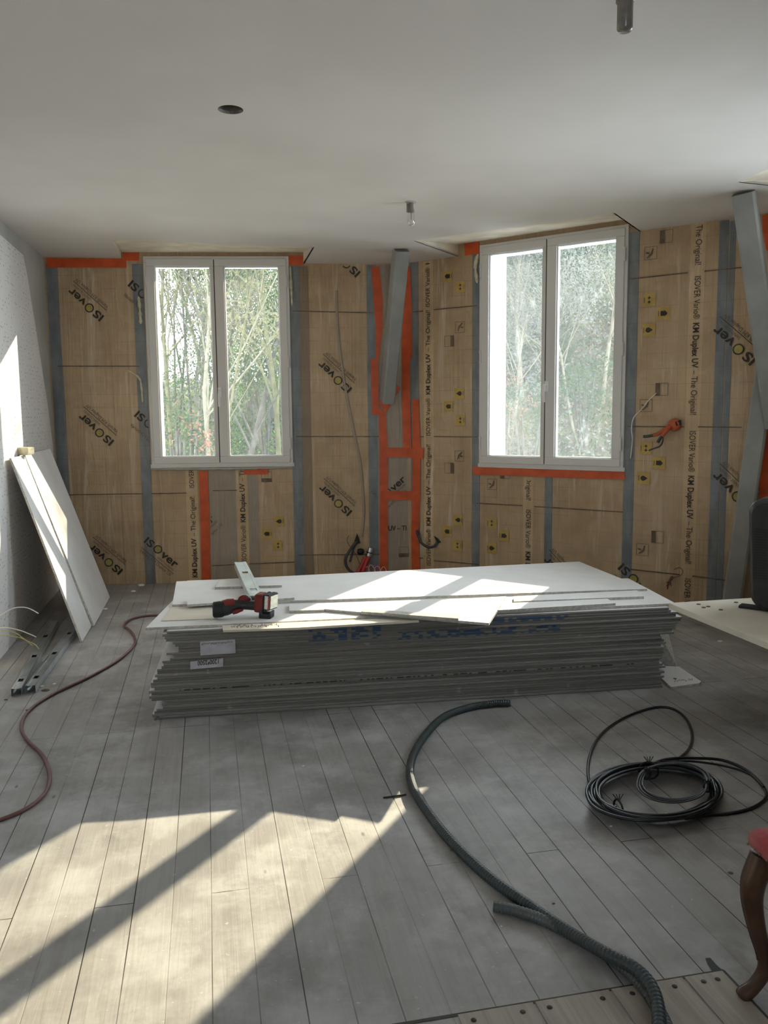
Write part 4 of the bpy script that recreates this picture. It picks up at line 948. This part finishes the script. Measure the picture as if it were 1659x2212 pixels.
mb = MB(); mb.box((-.005, -.04, -.034), (.055, .02, -.010), HT); mb.box((-.005, -.04, -.034), (.012, .02, .006), HT); mb.box((.045, -.04, -.034), (.055, .02, .0), HT); mb.build('bracket', M['dark'], root, bevel=.004)

# ------------------------------------------------------------------ chair (front left leg and seat corner in view)
foot = pz(1601, 2150, 0); seat_top = .452
ox = V((.985, .17, 0)).normalized(); oy = V((-ox.y, ox.x, 0))
corner = foot + V((.030, -.012, 0)) - oy * .46
MC = Matrix(((ox.x, oy.x, 0, corner.x), (ox.y, oy.y, 0, corner.y), (0, 0, 1, 0), (0, 0, 0, 1)))
root = empty('upholstered_chair', MC, 'carved dark wood chair with red upholstered seat at the lower right edge', 'chair')
zs = .362
def cab(cx, cy, dx, dy, nm='leg'):
    d = V((dx, dy, 0)).normalized()
    prof = [(.0, zs + .0, .027), (.004, zs - .03, .030), (.012, zs - .07, .0285), (.012, zs - .12, .024), (.002, zs - .19, .0195), (-.010, zs - .25, .0175), (-.010, zs - .29, .0165), (.004, zs - .33, .0165), (.018, zs - .352, .019), (.022, zs - .372, .0165)]
    P = [MC @ (V((cx, cy, 0)) + d * (o_ * 1.5) + V((0, 0, max(z_, .003)))) for o_, z_, r_ in prof]
    P = smooth_path(P, 4); rr = []
    for i in range(len(prof) - 1):
        for j in range(4): rr.append(prof[i][2] + (prof[i + 1][2] - prof[i][2]) * j / 4)
    rr.append(prof[-1][2]); mb = MB(); mb.tube(P, rr, 12); 
    # carved ridge along the knee
    mb.tube([p + (MC.to_3x3() @ d) * (r * .82) for p, r in zip(P[:22], rr[:22])], .006, 6)
    return mb.build(nm, M['walnut'], root)
SW, SDp = .48, .45
cab(.0, .0, -1, -.35); cab(.0, SW - .02, -1, .30); cab(SDp, .03, 1, -.3); cab(SDp, SW - .05, 1, .3)
def rail(a, b, arch=.02):
    mb = MB(); n = 12; vs = []
    A, B = V(a), V(b); d = (B - A).normalized(); N = V((-d.y, d.x, 0))
    for i in range(n + 1):
        t_ = i / n; p = A.lerp(B, t_); zl = zs - .045 + arch * math.sin(math.pi * t_)
        for (o_, z_) in ((-.011, zs + .012), (.011, zs + .012), (.011, zl), (-.011, zl)): vs.append(MC @ (V((p.x, p.y, 0)) + N * o_ + V((0, 0, z_))))
    mb.add(vs, [(i * 4 + k, i * 4 + (k + 1) % 4, i * 4 + 4 + (k + 1) % 4, i * 4 + 4 + k) for i in range(n) for k in range(4)]); return mb.build('seat_rail', M['walnut'], root)
rail((0, 0, 0), (0, SW - .02, 0)); rail((0, 0, 0), (SDp, .03, 0)); rail((SDp, .03, 0), (SDp, SW - .05, 0)); rail((SDp, SW - .05, 0), (0, SW - .02, 0))
# cushion
mb = MB(); P = []
def cl(t): return t
K = 10; lay = [(0, .0, 1.0), (.014, .0, 1.012), (.034, .0, 1.005), (.047, 0, .96), (.056, 0, .80), (.060, 0, .5), (.061, 0, .0)]
cyc = []
for (ax_, ay_, bx_, by_) in ((-.02, -.02, SDp + .01, .005), (SDp + .01, .005, SDp + .01, SW - .03), (SDp + .01, SW - .03, -.02, SW), (-.02, SW, -.02, -.02)):
    for i in range(K): t_ = i / K; bl = .012 * math.sin(math.pi * t_); cyc.append((ax_ + (bx_ - ax_) * t_, ay_ + (by_ - ay_) * t_, bl))
ccx, ccy = SDp / 2, SW / 2; vs = []
for (hz, _, s_) in lay:
    for (x, y, bl) in cyc:
        dx, dy = x - ccx, y - ccy; L_ = math.hypot(dx, dy); k = s_ + bl / L_
        vs.append(MC @ V((ccx + dx * k, ccy + dy * k, zs + .012 + hz)))
n = len(cyc); mb.add(vs, [(i * n + k, i * n + (k + 1) % n, (i + 1) * n + (k + 1) % n, (i + 1) * n + k) for i in range(len(lay) - 1) for k in range(n)], 0, True)
cu = mb.build('seat', M['velvet'], root)
mb = MB()
for i in range(0, n):
    for q in (0, .5):
        a = cyc[i]; b = cyc[(i + 1) % n]; x = a[0] + (b[0] - a[0]) * q; y = a[1] + (b[1] - a[1]) * q; dx, dy = x - ccx, y - ccy; L_ = math.hypot(dx, dy); k = 1.012 + a[2] / L_
        mb.lathe([(.0035, -.002), (.003, .0015), (0, .003)], MC @ Matrix.Translation((ccx + dx * k, ccy + dy * k, zs + .016)) @ Matrix.Rotation(math.atan2(dy, dx), 4, 'Z') @ Matrix.Rotation(math.pi / 2, 4, 'Y'), 6)
mb.build('nail_trim', M['brass'], cu)
mb = MB()
for y in (.04, SW - .06): mb.tube([MC @ V((SDp + .005, y, zs)), MC @ V((SDp + .03, y, zs + .2)), MC @ V((SDp + .09, y, .95))], [.02, .018, .016], 10)
mb.tube([MC @ V((SDp + .09, y_, .95 + .03 * math.sin(math.pi * i / 8))) for i, y_ in enumerate([.04 + (SW - .10) * j / 8 for j in range(9)])], .018, 10)
mb.build('back_frame', M['walnut'], root)
mb = MB(); Q = MC @ Matrix.Translation((SDp + .04, SW / 2 - .01, zs + .36)) @ Matrix.Rotation(math.radians(83), 4, 'Y'); mb.box((-.17, -.16, -.02), (.17, .16, .02), Q); mb.build('backrest', M['velvet'], root, bevel=.015)

# ------------------------------------------------------------------ offcuts and debris on the floor
o = sheet([(1428, 1438), (1467, 1440), (1515, 1472), (1510, 1476), (1450, 1484), (1430, 1466)], 0, 'white offcut with handwriting on the floor at the right end of the pile')
mb = MB(); rn2 = random.Random(6); x = 1456
for k in range(12):
    p = pz(x, 1471 - (x - 1456) * .06, .0135); q = pz(x + rn2.uniform(-2, 3), 1471 - (x - 1456) * .06 + rn2.uniform(-4, 3), .0135); mb.tube([p, q], .0014, 4); x += rn2.uniform(2, 4.5)
p = pz(1458, 1466, .0135); mb.lathe([(.010, 0), (.008, .001), (0, .001)], Matrix.Translation(p), 8); mb.build('handwriting', M['ink'], o)
a, b, c = pz(1429, 1432, 0.0), pz(1464, 1441, .0), V((1.43, 4.25, .20))
mb = MB(); mb.prism([pz(1424, 1436, 0), pz(1463, 1441, 0), pz(1440, 1400, .0) + V((-.07, -.20, .17)), pz(1430, 1410, 0) + V((-.09, -.22, .17))], (-.008, .010, 0)); tag(mb.build('leaning_offcut', M['gypsum'], M=Matrix.Translation(pz(1440, 1438, 0))), 'dark shaded offcut leaning against the right end of the pile', 'plasterboard')
rn4 = random.Random(21)
spots = [(305, 1265, 11), (288, 1278, 8), (98, 1492, 12), (90, 1483, 7), (118, 1478, 6), (60, 1535, 8), (1556, 1386, 8), (1560, 1361, 5), (228, 1316, 7), (978, 1838, 8), (1014, 1868, 5), (12, 1512, 6), (1320, 1785, 5), (1578, 1886, 8), (1196, 1952, 6), (1440, 1758, 5), (655, 1655, 4), (840, 1722, 4), (1083, 2001, 4)]
for i, (x, y, s_) in enumerate(spots):
    c = pz(x, y, 0); r = s_ / F_PX * c.y * .55; mb = MB(); Q = Matrix.Translation(c)
    pr = []; nn = 7
    for k, (rr_, hh) in enumerate(((1, 0.02), (1.0, .3), (.55, .62), (0.05, .7))):
        for j in range(nn):
            a = 2 * math.pi * j / nn; q = rr_ * r * (.7 + .5 * rn4.random()); pr.append(c + V((q * math.cos(a) * 1.4, q * math.sin(a), hh * r)))
    mb.add(pr, [(k * nn + j, k * nn + (j + 1) % nn, (k + 1) * nn + (j + 1) % nn, (k + 1) * nn + j) for k in range(3) for j in range(nn)]); mb.add(pr[-nn:], [list(range(nn))])
    dark = i in (2, 5, 9, 13, 14, 11)
    tag(mb.build('rubble_chip', M['ink2'] if dark else M['cutboard'], M=Matrix.Translation(c)), 'small dark brown chip lying on the floorboards' if dark else 'small crumb of white plaster lying on the floorboards', 'rubble', 'dark chips on the floor' if dark else 'plaster crumbs on the floor')
P = [pz(828, 1723, .003), pz(850, 1720, .004), pz(877, 1716, .003)]; mb = MB(); mb.tube(P, .0035, 6); tag(mb.build('wood_sliver', M['ink'], M=Matrix.Translation(P[0])), 'thin black sliver on the floor in front of the pile', 'stick')
# crumbs on slab
for i, (x, y) in enumerate(((1520, 1313), (1530, 1311), (1557, 1318), (1509, 1306), (1590, 1302))):
    c = pz(x, y, ztop); mb = MB(); r = .008; mb.prism([c + V((r * math.cos(a) * 1.3, r * math.sin(a), 0)) for a in (0, 1.3, 2.4, 3.6, 5)], (0, 0, .004)); tag(mb.build('rubble_chip', M['ink2'], M=Matrix.Translation(c)), 'small grey crumb on the cream board', 'rubble', 'crumbs on the cream board')

# ------------------------------------------------------------------ outside: hillside, undergrowth, trees
def gz(x, y):
    r = math.hypot(x, y); az = math.degrees(math.atan2(x, y))
    k = min(1, max(0, (az + 3) / 12)); k = k * k * (3 - 2 * k)
    t_ = max(0, r - 11); base = -2.6 + t_ * (.22 + .27 * k)
    lim = (EYE + r * (.040 + .190 * k)) ; z = base if base < lim else lim
    return z + .5 * noise.noise(V((x * .25, y * .25, 0))) + .18 * noise.noise(V((x, y, 3)))
m = plain('woodland ground', (.042, .036, .022), .95, spec=.1, scale=1.5, var=.5, kind='Object')
mb = MB(); nr, na = 46, 60; vs = []
for i in range(nr):
    r = 8.5 + 36 * (i / (nr - 1)) ** 1.5
    for j in range(na):
        a = math.radians(-38 + 76 * j / (na - 1)); x, y = r * math.sin(a), r * math.cos(a); vs.append(V((x, y, gz(x, y))))
mb.add(vs, [(i * na + j, i * na + j + 1, (i + 1) * na + j + 1, (i + 1) * na + j) for i in range(nr - 1) for j in range(na - 1)], 0, True)
o = mb.build('hillside', m); o['kind'] = 'structure'
def leafmat(name, c1, c2):
    t = NT(name); f = t.noise(t.coord('World'), 2.2, 3); t.base(t.mix(t.ramp(f, .3, .7), c1, c2)); 
    t.b.inputs['Subsurface Weight'].default_value = 0
    tl = t.new('ShaderNodeBsdfTranslucent'); t.link(t.mix(t.ramp(f, .3, .7), c1, c2), tl.inputs[0]); mx = t.new('ShaderNodeMixShader'); mx.inputs[0].default_value = .4
    t.link(t.b.outputs[0], mx.inputs[1]); t.link(tl.outputs[0], mx.inputs[2]); t.link(mx.outputs[0], t.out.inputs[0]); t.set(.7, spec=.2); return t.m
LF = {'ivy': leafmat('ivy leaves', (0.012, 0.032, 0.012), (0.026, 0.051, 0.019)), 'fresh': leafmat('fresh leaves', (0.051, 0.088, 0.022), (0.080, 0.124, 0.036)), 'olive': leafmat('olive scrub', (0.055, 0.055, 0.026), (0.088, 0.080, 0.041)), 'rust': leafmat('rusty leaves', (0.095, 0.043, 0.026), (0.131, 0.069, 0.043)), 'grey': leafmat('grey twigs', (0.055, 0.058, 0.051), (0.088, 0.088, 0.080)), 'tan': leafmat('dry grass', (0.109, 0.092, 0.055), (0.153, 0.131, 0.080))}
BK_ = {'grey': plain('grey bark', (.045, .042, .036), .9, spec=.1, scale=8, var=.3), 'olive': plain('mossy bark', (.06, .057, .032), .9, spec=.1, scale=8, var=.3), 'tan': plain('pale bark', (.105, .095, .07), .9, spec=.1, scale=8, var=.2)}
def cards(mb, c, spread, n, size, rn_, mi=0, flat=1.0):
    for _ in range(n):
        while True:
            p = V((rn_.uniform(-1, 1), rn_.uniform(-1, 1), rn_.uniform(-1, 1)))
            if p.length < 1: break
        p = V((p.x * spread[0], p.y * spread[1], p.z * spread[2])) + c
        a = V((rn_.gauss(0, 1), rn_.gauss(0, 1), rn_.gauss(0, 1))).normalized(); b = a.orthogonal().normalized(); s_ = size * rn_.uniform(.6, 1.4)
        mb.add([p - a * s_, p + b * s_ * .55, p + a * s_, p - b * s_ * .55], [(0, 1, 2, 3)], mi)
# undergrowth: one uncountable carpet of scrub over the slope
rn5 = random.Random(2)
for (nm, mat, n, c0, az0, az1, r0, r1, size, hh, lab) in (
        ('undergrowth', 'grey', 26000, 0, -18, 21, 13, 32, .05, 1.0, 'tangled grey-green scrub covering the slope outside the windows'),
        ('ivy_carpet', 'ivy', 15000, 0, 4, 20, 12, 30, .045, .8, 'dark green ivy and bramble low on the slope outside the right window'),
        ('leafy_scrub', 'fresh', 16000, 0, -18, -3, 13, 25, .030, 2.6, 'yellow-green leafy scrub filling the lower part of the left window view'),
        ('dry_grass', 'tan', 10000, 0, -14, 20, 11, 26, .04, .6, 'dry tan grass patches on the slope outside')):
    mb = MB()
    for _ in range(n // 10):
        a = math.radians(rn5.uniform(az0, az1)); r = rn5.uniform(r0, r1); x, y = r * math.sin(a), r * math.cos(a)
        cards(mb, V((x, y, gz(x, y) + hh * .4)), (.5, .5, hh * rn5.uniform(.4, 1)), 10, size * (r / 18), rn5)
    o = mb.build(nm, LF[mat]); tag(o, lab, 'undergrowth', None, 'stuff')
def tree(x, y, h, bark, leaf, label, group, seed, lean=0, dens=1.0, ivy=0.0, thick=.11, maxel=None, bare=False):
    rn_ = random.Random(seed); z = gz(x, y) - .2; root = empty('tree', V((x, y, z)), label, 'tree', group); tb = MB(); lf = MB(); tips = []
    def grow(p, d, L, r, depth):
        pts = [p]; rr = [r]; n = 5 if depth == 0 else 3
        for i in range(n):
            d = (d + V((rn_.gauss(0, .09), rn_.gauss(0, .09), rn_.gauss(0, .05)))).normalized(); p = p + d * (L / n); pts.append(p.copy()); rr.append(r * (1 - .6 * (i + 1) / n))
        tb.tube(pts, rr, 6 if depth < 2 else 3, cap=False, smooth=depth < 2)
        tips.append((p, depth))
        if depth < 4:
            for k in range((10 if depth == 0 else 4)):
                t_ = rn_.uniform(.35, 1) if depth == 0 else rn_.uniform(.3, 1); i = min(n - 1, int(t_ * n)); q = pts[i].lerp(pts[i + 1], t_ * n - i)
                ax_ = V((rn_.gauss(0, 1), rn_.gauss(0, 1), 0)).normalized(); dd = (d * rn_.uniform(.5, 1.1) + ax_ * rn_.uniform(.4, .9) + V((0, 0, .25))).normalized()
                grow(q, dd, L * rn_.uniform(.38, .58), rr[i] * .42, depth + 1)
    grow(V((x, y, z)), V((lean, 0, 1)).normalized(), h, thick, 0)
    for p, dp in tips:
        if dp >= 2 and not bare and rn_.random() < .75: cards(lf, p, (.30, .30, .32), int(14 * dens), .026, rn_)
    if ivy:
        for i in range(int(170 * ivy)):
            hh = rn_.random() ** 1.2 * h * .75; cards(lf, V((x + lean * hh, y, z + hh)), (.26, .26, .3), 14, .032, rn_)
    tb.build('trunk', BK_[bark], root)
    if lf.v: lf.build('foliage', LF[leaf], root)
    return root
def at(px, py, r):
    v = ray(px, py); t_ = r / v.y; return v.x * t_, r
SAP = []
G1 = 'woodland trees outside the left window'; G2 = 'woodland trees outside the right window'
i = 0
for (px, r, h, bark, leaf, lean, ivy, thick, dens) in ((350, 16, 8.5, 'olive', 'olive', .03, 0, .09, 1.4), (375, 21, 10, 'grey', 'grey', -.04, .3, .12, 1.4), (395, 14, 8, 'grey', 'olive', .05, .0, .07, 1.2), (415, 12.5, 7, 'tan', 'grey', .06, .0, .08, .6), (435, 18, 9.5, 'grey', 'grey', .0, .5, .13, 1.2), (452, 23, 10, 'olive', 'olive', -.05, 0, .10, 1.3), (495, 20, 9.5, 'grey', 'ivy', .0, .6, .11, .4), (520, 13, 7.8, 'grey', 'fresh', .04, .0, .10, .35), (548, 15, 4.6, 'grey', 'ivy', -.04, 1.0, .08, .8), (568, 13.5, 6.6, 'olive', 'fresh', .12, .0, .10, .25), (590, 18, 6.0, 'olive', 'olive', .10, .0, .07, .3), (335, 24, 10, 'grey', 'grey', 0, .3, .1, 1.4), (600, 24, 6.0, 'grey', 'grey', 0, .2, .1, .5), (405, 26, 11, 'grey', 'grey', 0, .3, .12, 1.3), (480, 27, 9, 'grey', 'olive', 0, .2, .12, 1.0), (365, 12, 6, 'olive', 'olive', .10, 0, .05, 1.2)):
    x, y = at(px, 900, r); lab = {'ivy': 'ivy-clad tree with dark green leaves seen through the left window', 'fresh': 'bare branching tree with a few fresh green leaves in the left window', 'olive': 'olive-tinged scrubby tree in the woodland seen through the left window', 'grey': 'grey bare tree with fine twigs seen through the left window'}[leaf]
    tree(x, y, h, bark, leaf, lab, G1, 100 + i, lean, dens, ivy, thick * .6); i += 1
rs = random.Random(77)
for k in range(26):
    px = 318 + k * 11.5 + rs.uniform(-4, 4)
    if 456 < px < 474: continue
    hmax = 1.0 if px < 520 else .55
    x, y = at(px, 900, rs.uniform(14, 26)); tree(x, y, rs.uniform(7, 11) * hmax, rs.choice(['grey', 'olive', 'tan']), rs.choice(['olive', 'grey', 'fresh']), 'slender young tree among the woodland seen through the left window', 'slender saplings outside the left window', 400 + k, rs.uniform(-.05, .05), rs.choice([.5, .8, 1.2]), rs.choice([0, 0, .4]), .035)
for (px, r, h, bark, leaf, lean, ivy, thick, dens) in ((1075, 21, 4.2, 'grey', 'olive', .05, .3, .08, 1.2), (1100, 17, 3.6, 'tan', 'grey', .0, .2, .07, .8), (1128, 19, 5.2, 'tan', 'grey', -.05, .0, .11, .5), (1150, 23, 3.6, 'grey', 'ivy', .06, .5, .08, 1.0), (1165, 16, 3.9, 'olive', 'grey', -.03, .1, .05, .6), (1215, 20, 3.2, 'grey', 'ivy', .0, .8, .08, 1.4), (1240, 24, 3.6, 'grey', 'grey', .04, .2, .08, 1.0), (1262, 17, 3.8, 'tan', 'grey', -.22, .0, .06, .3), (1300, 19, 4.2, 'tan', 'grey', .02, .0, .09, .5), (1322, 22, 3.4, 'grey', 'grey', .0, .3, .08, 1.0), (1285, 25, 3.0, 'grey', 'olive', .0, .3, .08, 1.2), (1090, 26, 3.0, 'grey', 'olive', 0, .2, .08, 1.2)):
    x, y = at(px, 900, r); lab = {'ivy': 'dark ivy-covered tree on the steep slope outside the right window', 'olive': 'olive-coloured scrubby tree high on the slope outside the right window', 'grey': 'pale thin-branched tree on the steep slope outside the right window'}[leaf]
    tree(x, y, h, bark, leaf, lab, G2, 200 + i, lean, dens, ivy, thick * .6); i += 1
for (px, py, r, leaf, n, lab) in ((385, 965, 12, 'rust', 60, 'rusty brown low shrub seen at the bottom of the left window'), (1085, 850, 15, 'rust', 60, 'rusty leafed shrub seen at the left side of the right window'), (415, 925, 13, 'ivy', 90, 'small dark evergreen shrub low in the left window'), (560, 800, 15, 'fresh', 170, 'bright green leafy bush mass seen in the left window'), (1140, 880, 15, 'ivy', 120, 'dark evergreen shrub low in the right window'), (1260, 830, 17, 'ivy', 220, 'broad dark evergreen bush in the right window')):
    x, y = at(px, py, r); c = pdepth(px, py, r); mb = MB(); rr = random.Random(int(px)); w = .5
    for k in range(n // 6): cards(mb, c + V((rr.uniform(-w, w), rr.uniform(-.4, .4), rr.uniform(-.45, .4))), (.25, .25, .22), 34, .028, rr)
    root = empty('shrub', V((c.x, c.y, gz(c.x, c.y))), lab, 'shrub'); mb.build('foliage', LF[leaf], root); mb = MB()
    for k in range(5): mb.tube([V((c.x, c.y, gz(c.x, c.y) - .1)), c + V((rr.uniform(-.3, .3), 0, rr.uniform(-.2, .3)))], .02, 5)
    mb.build('stems', BK_['grey'], root)
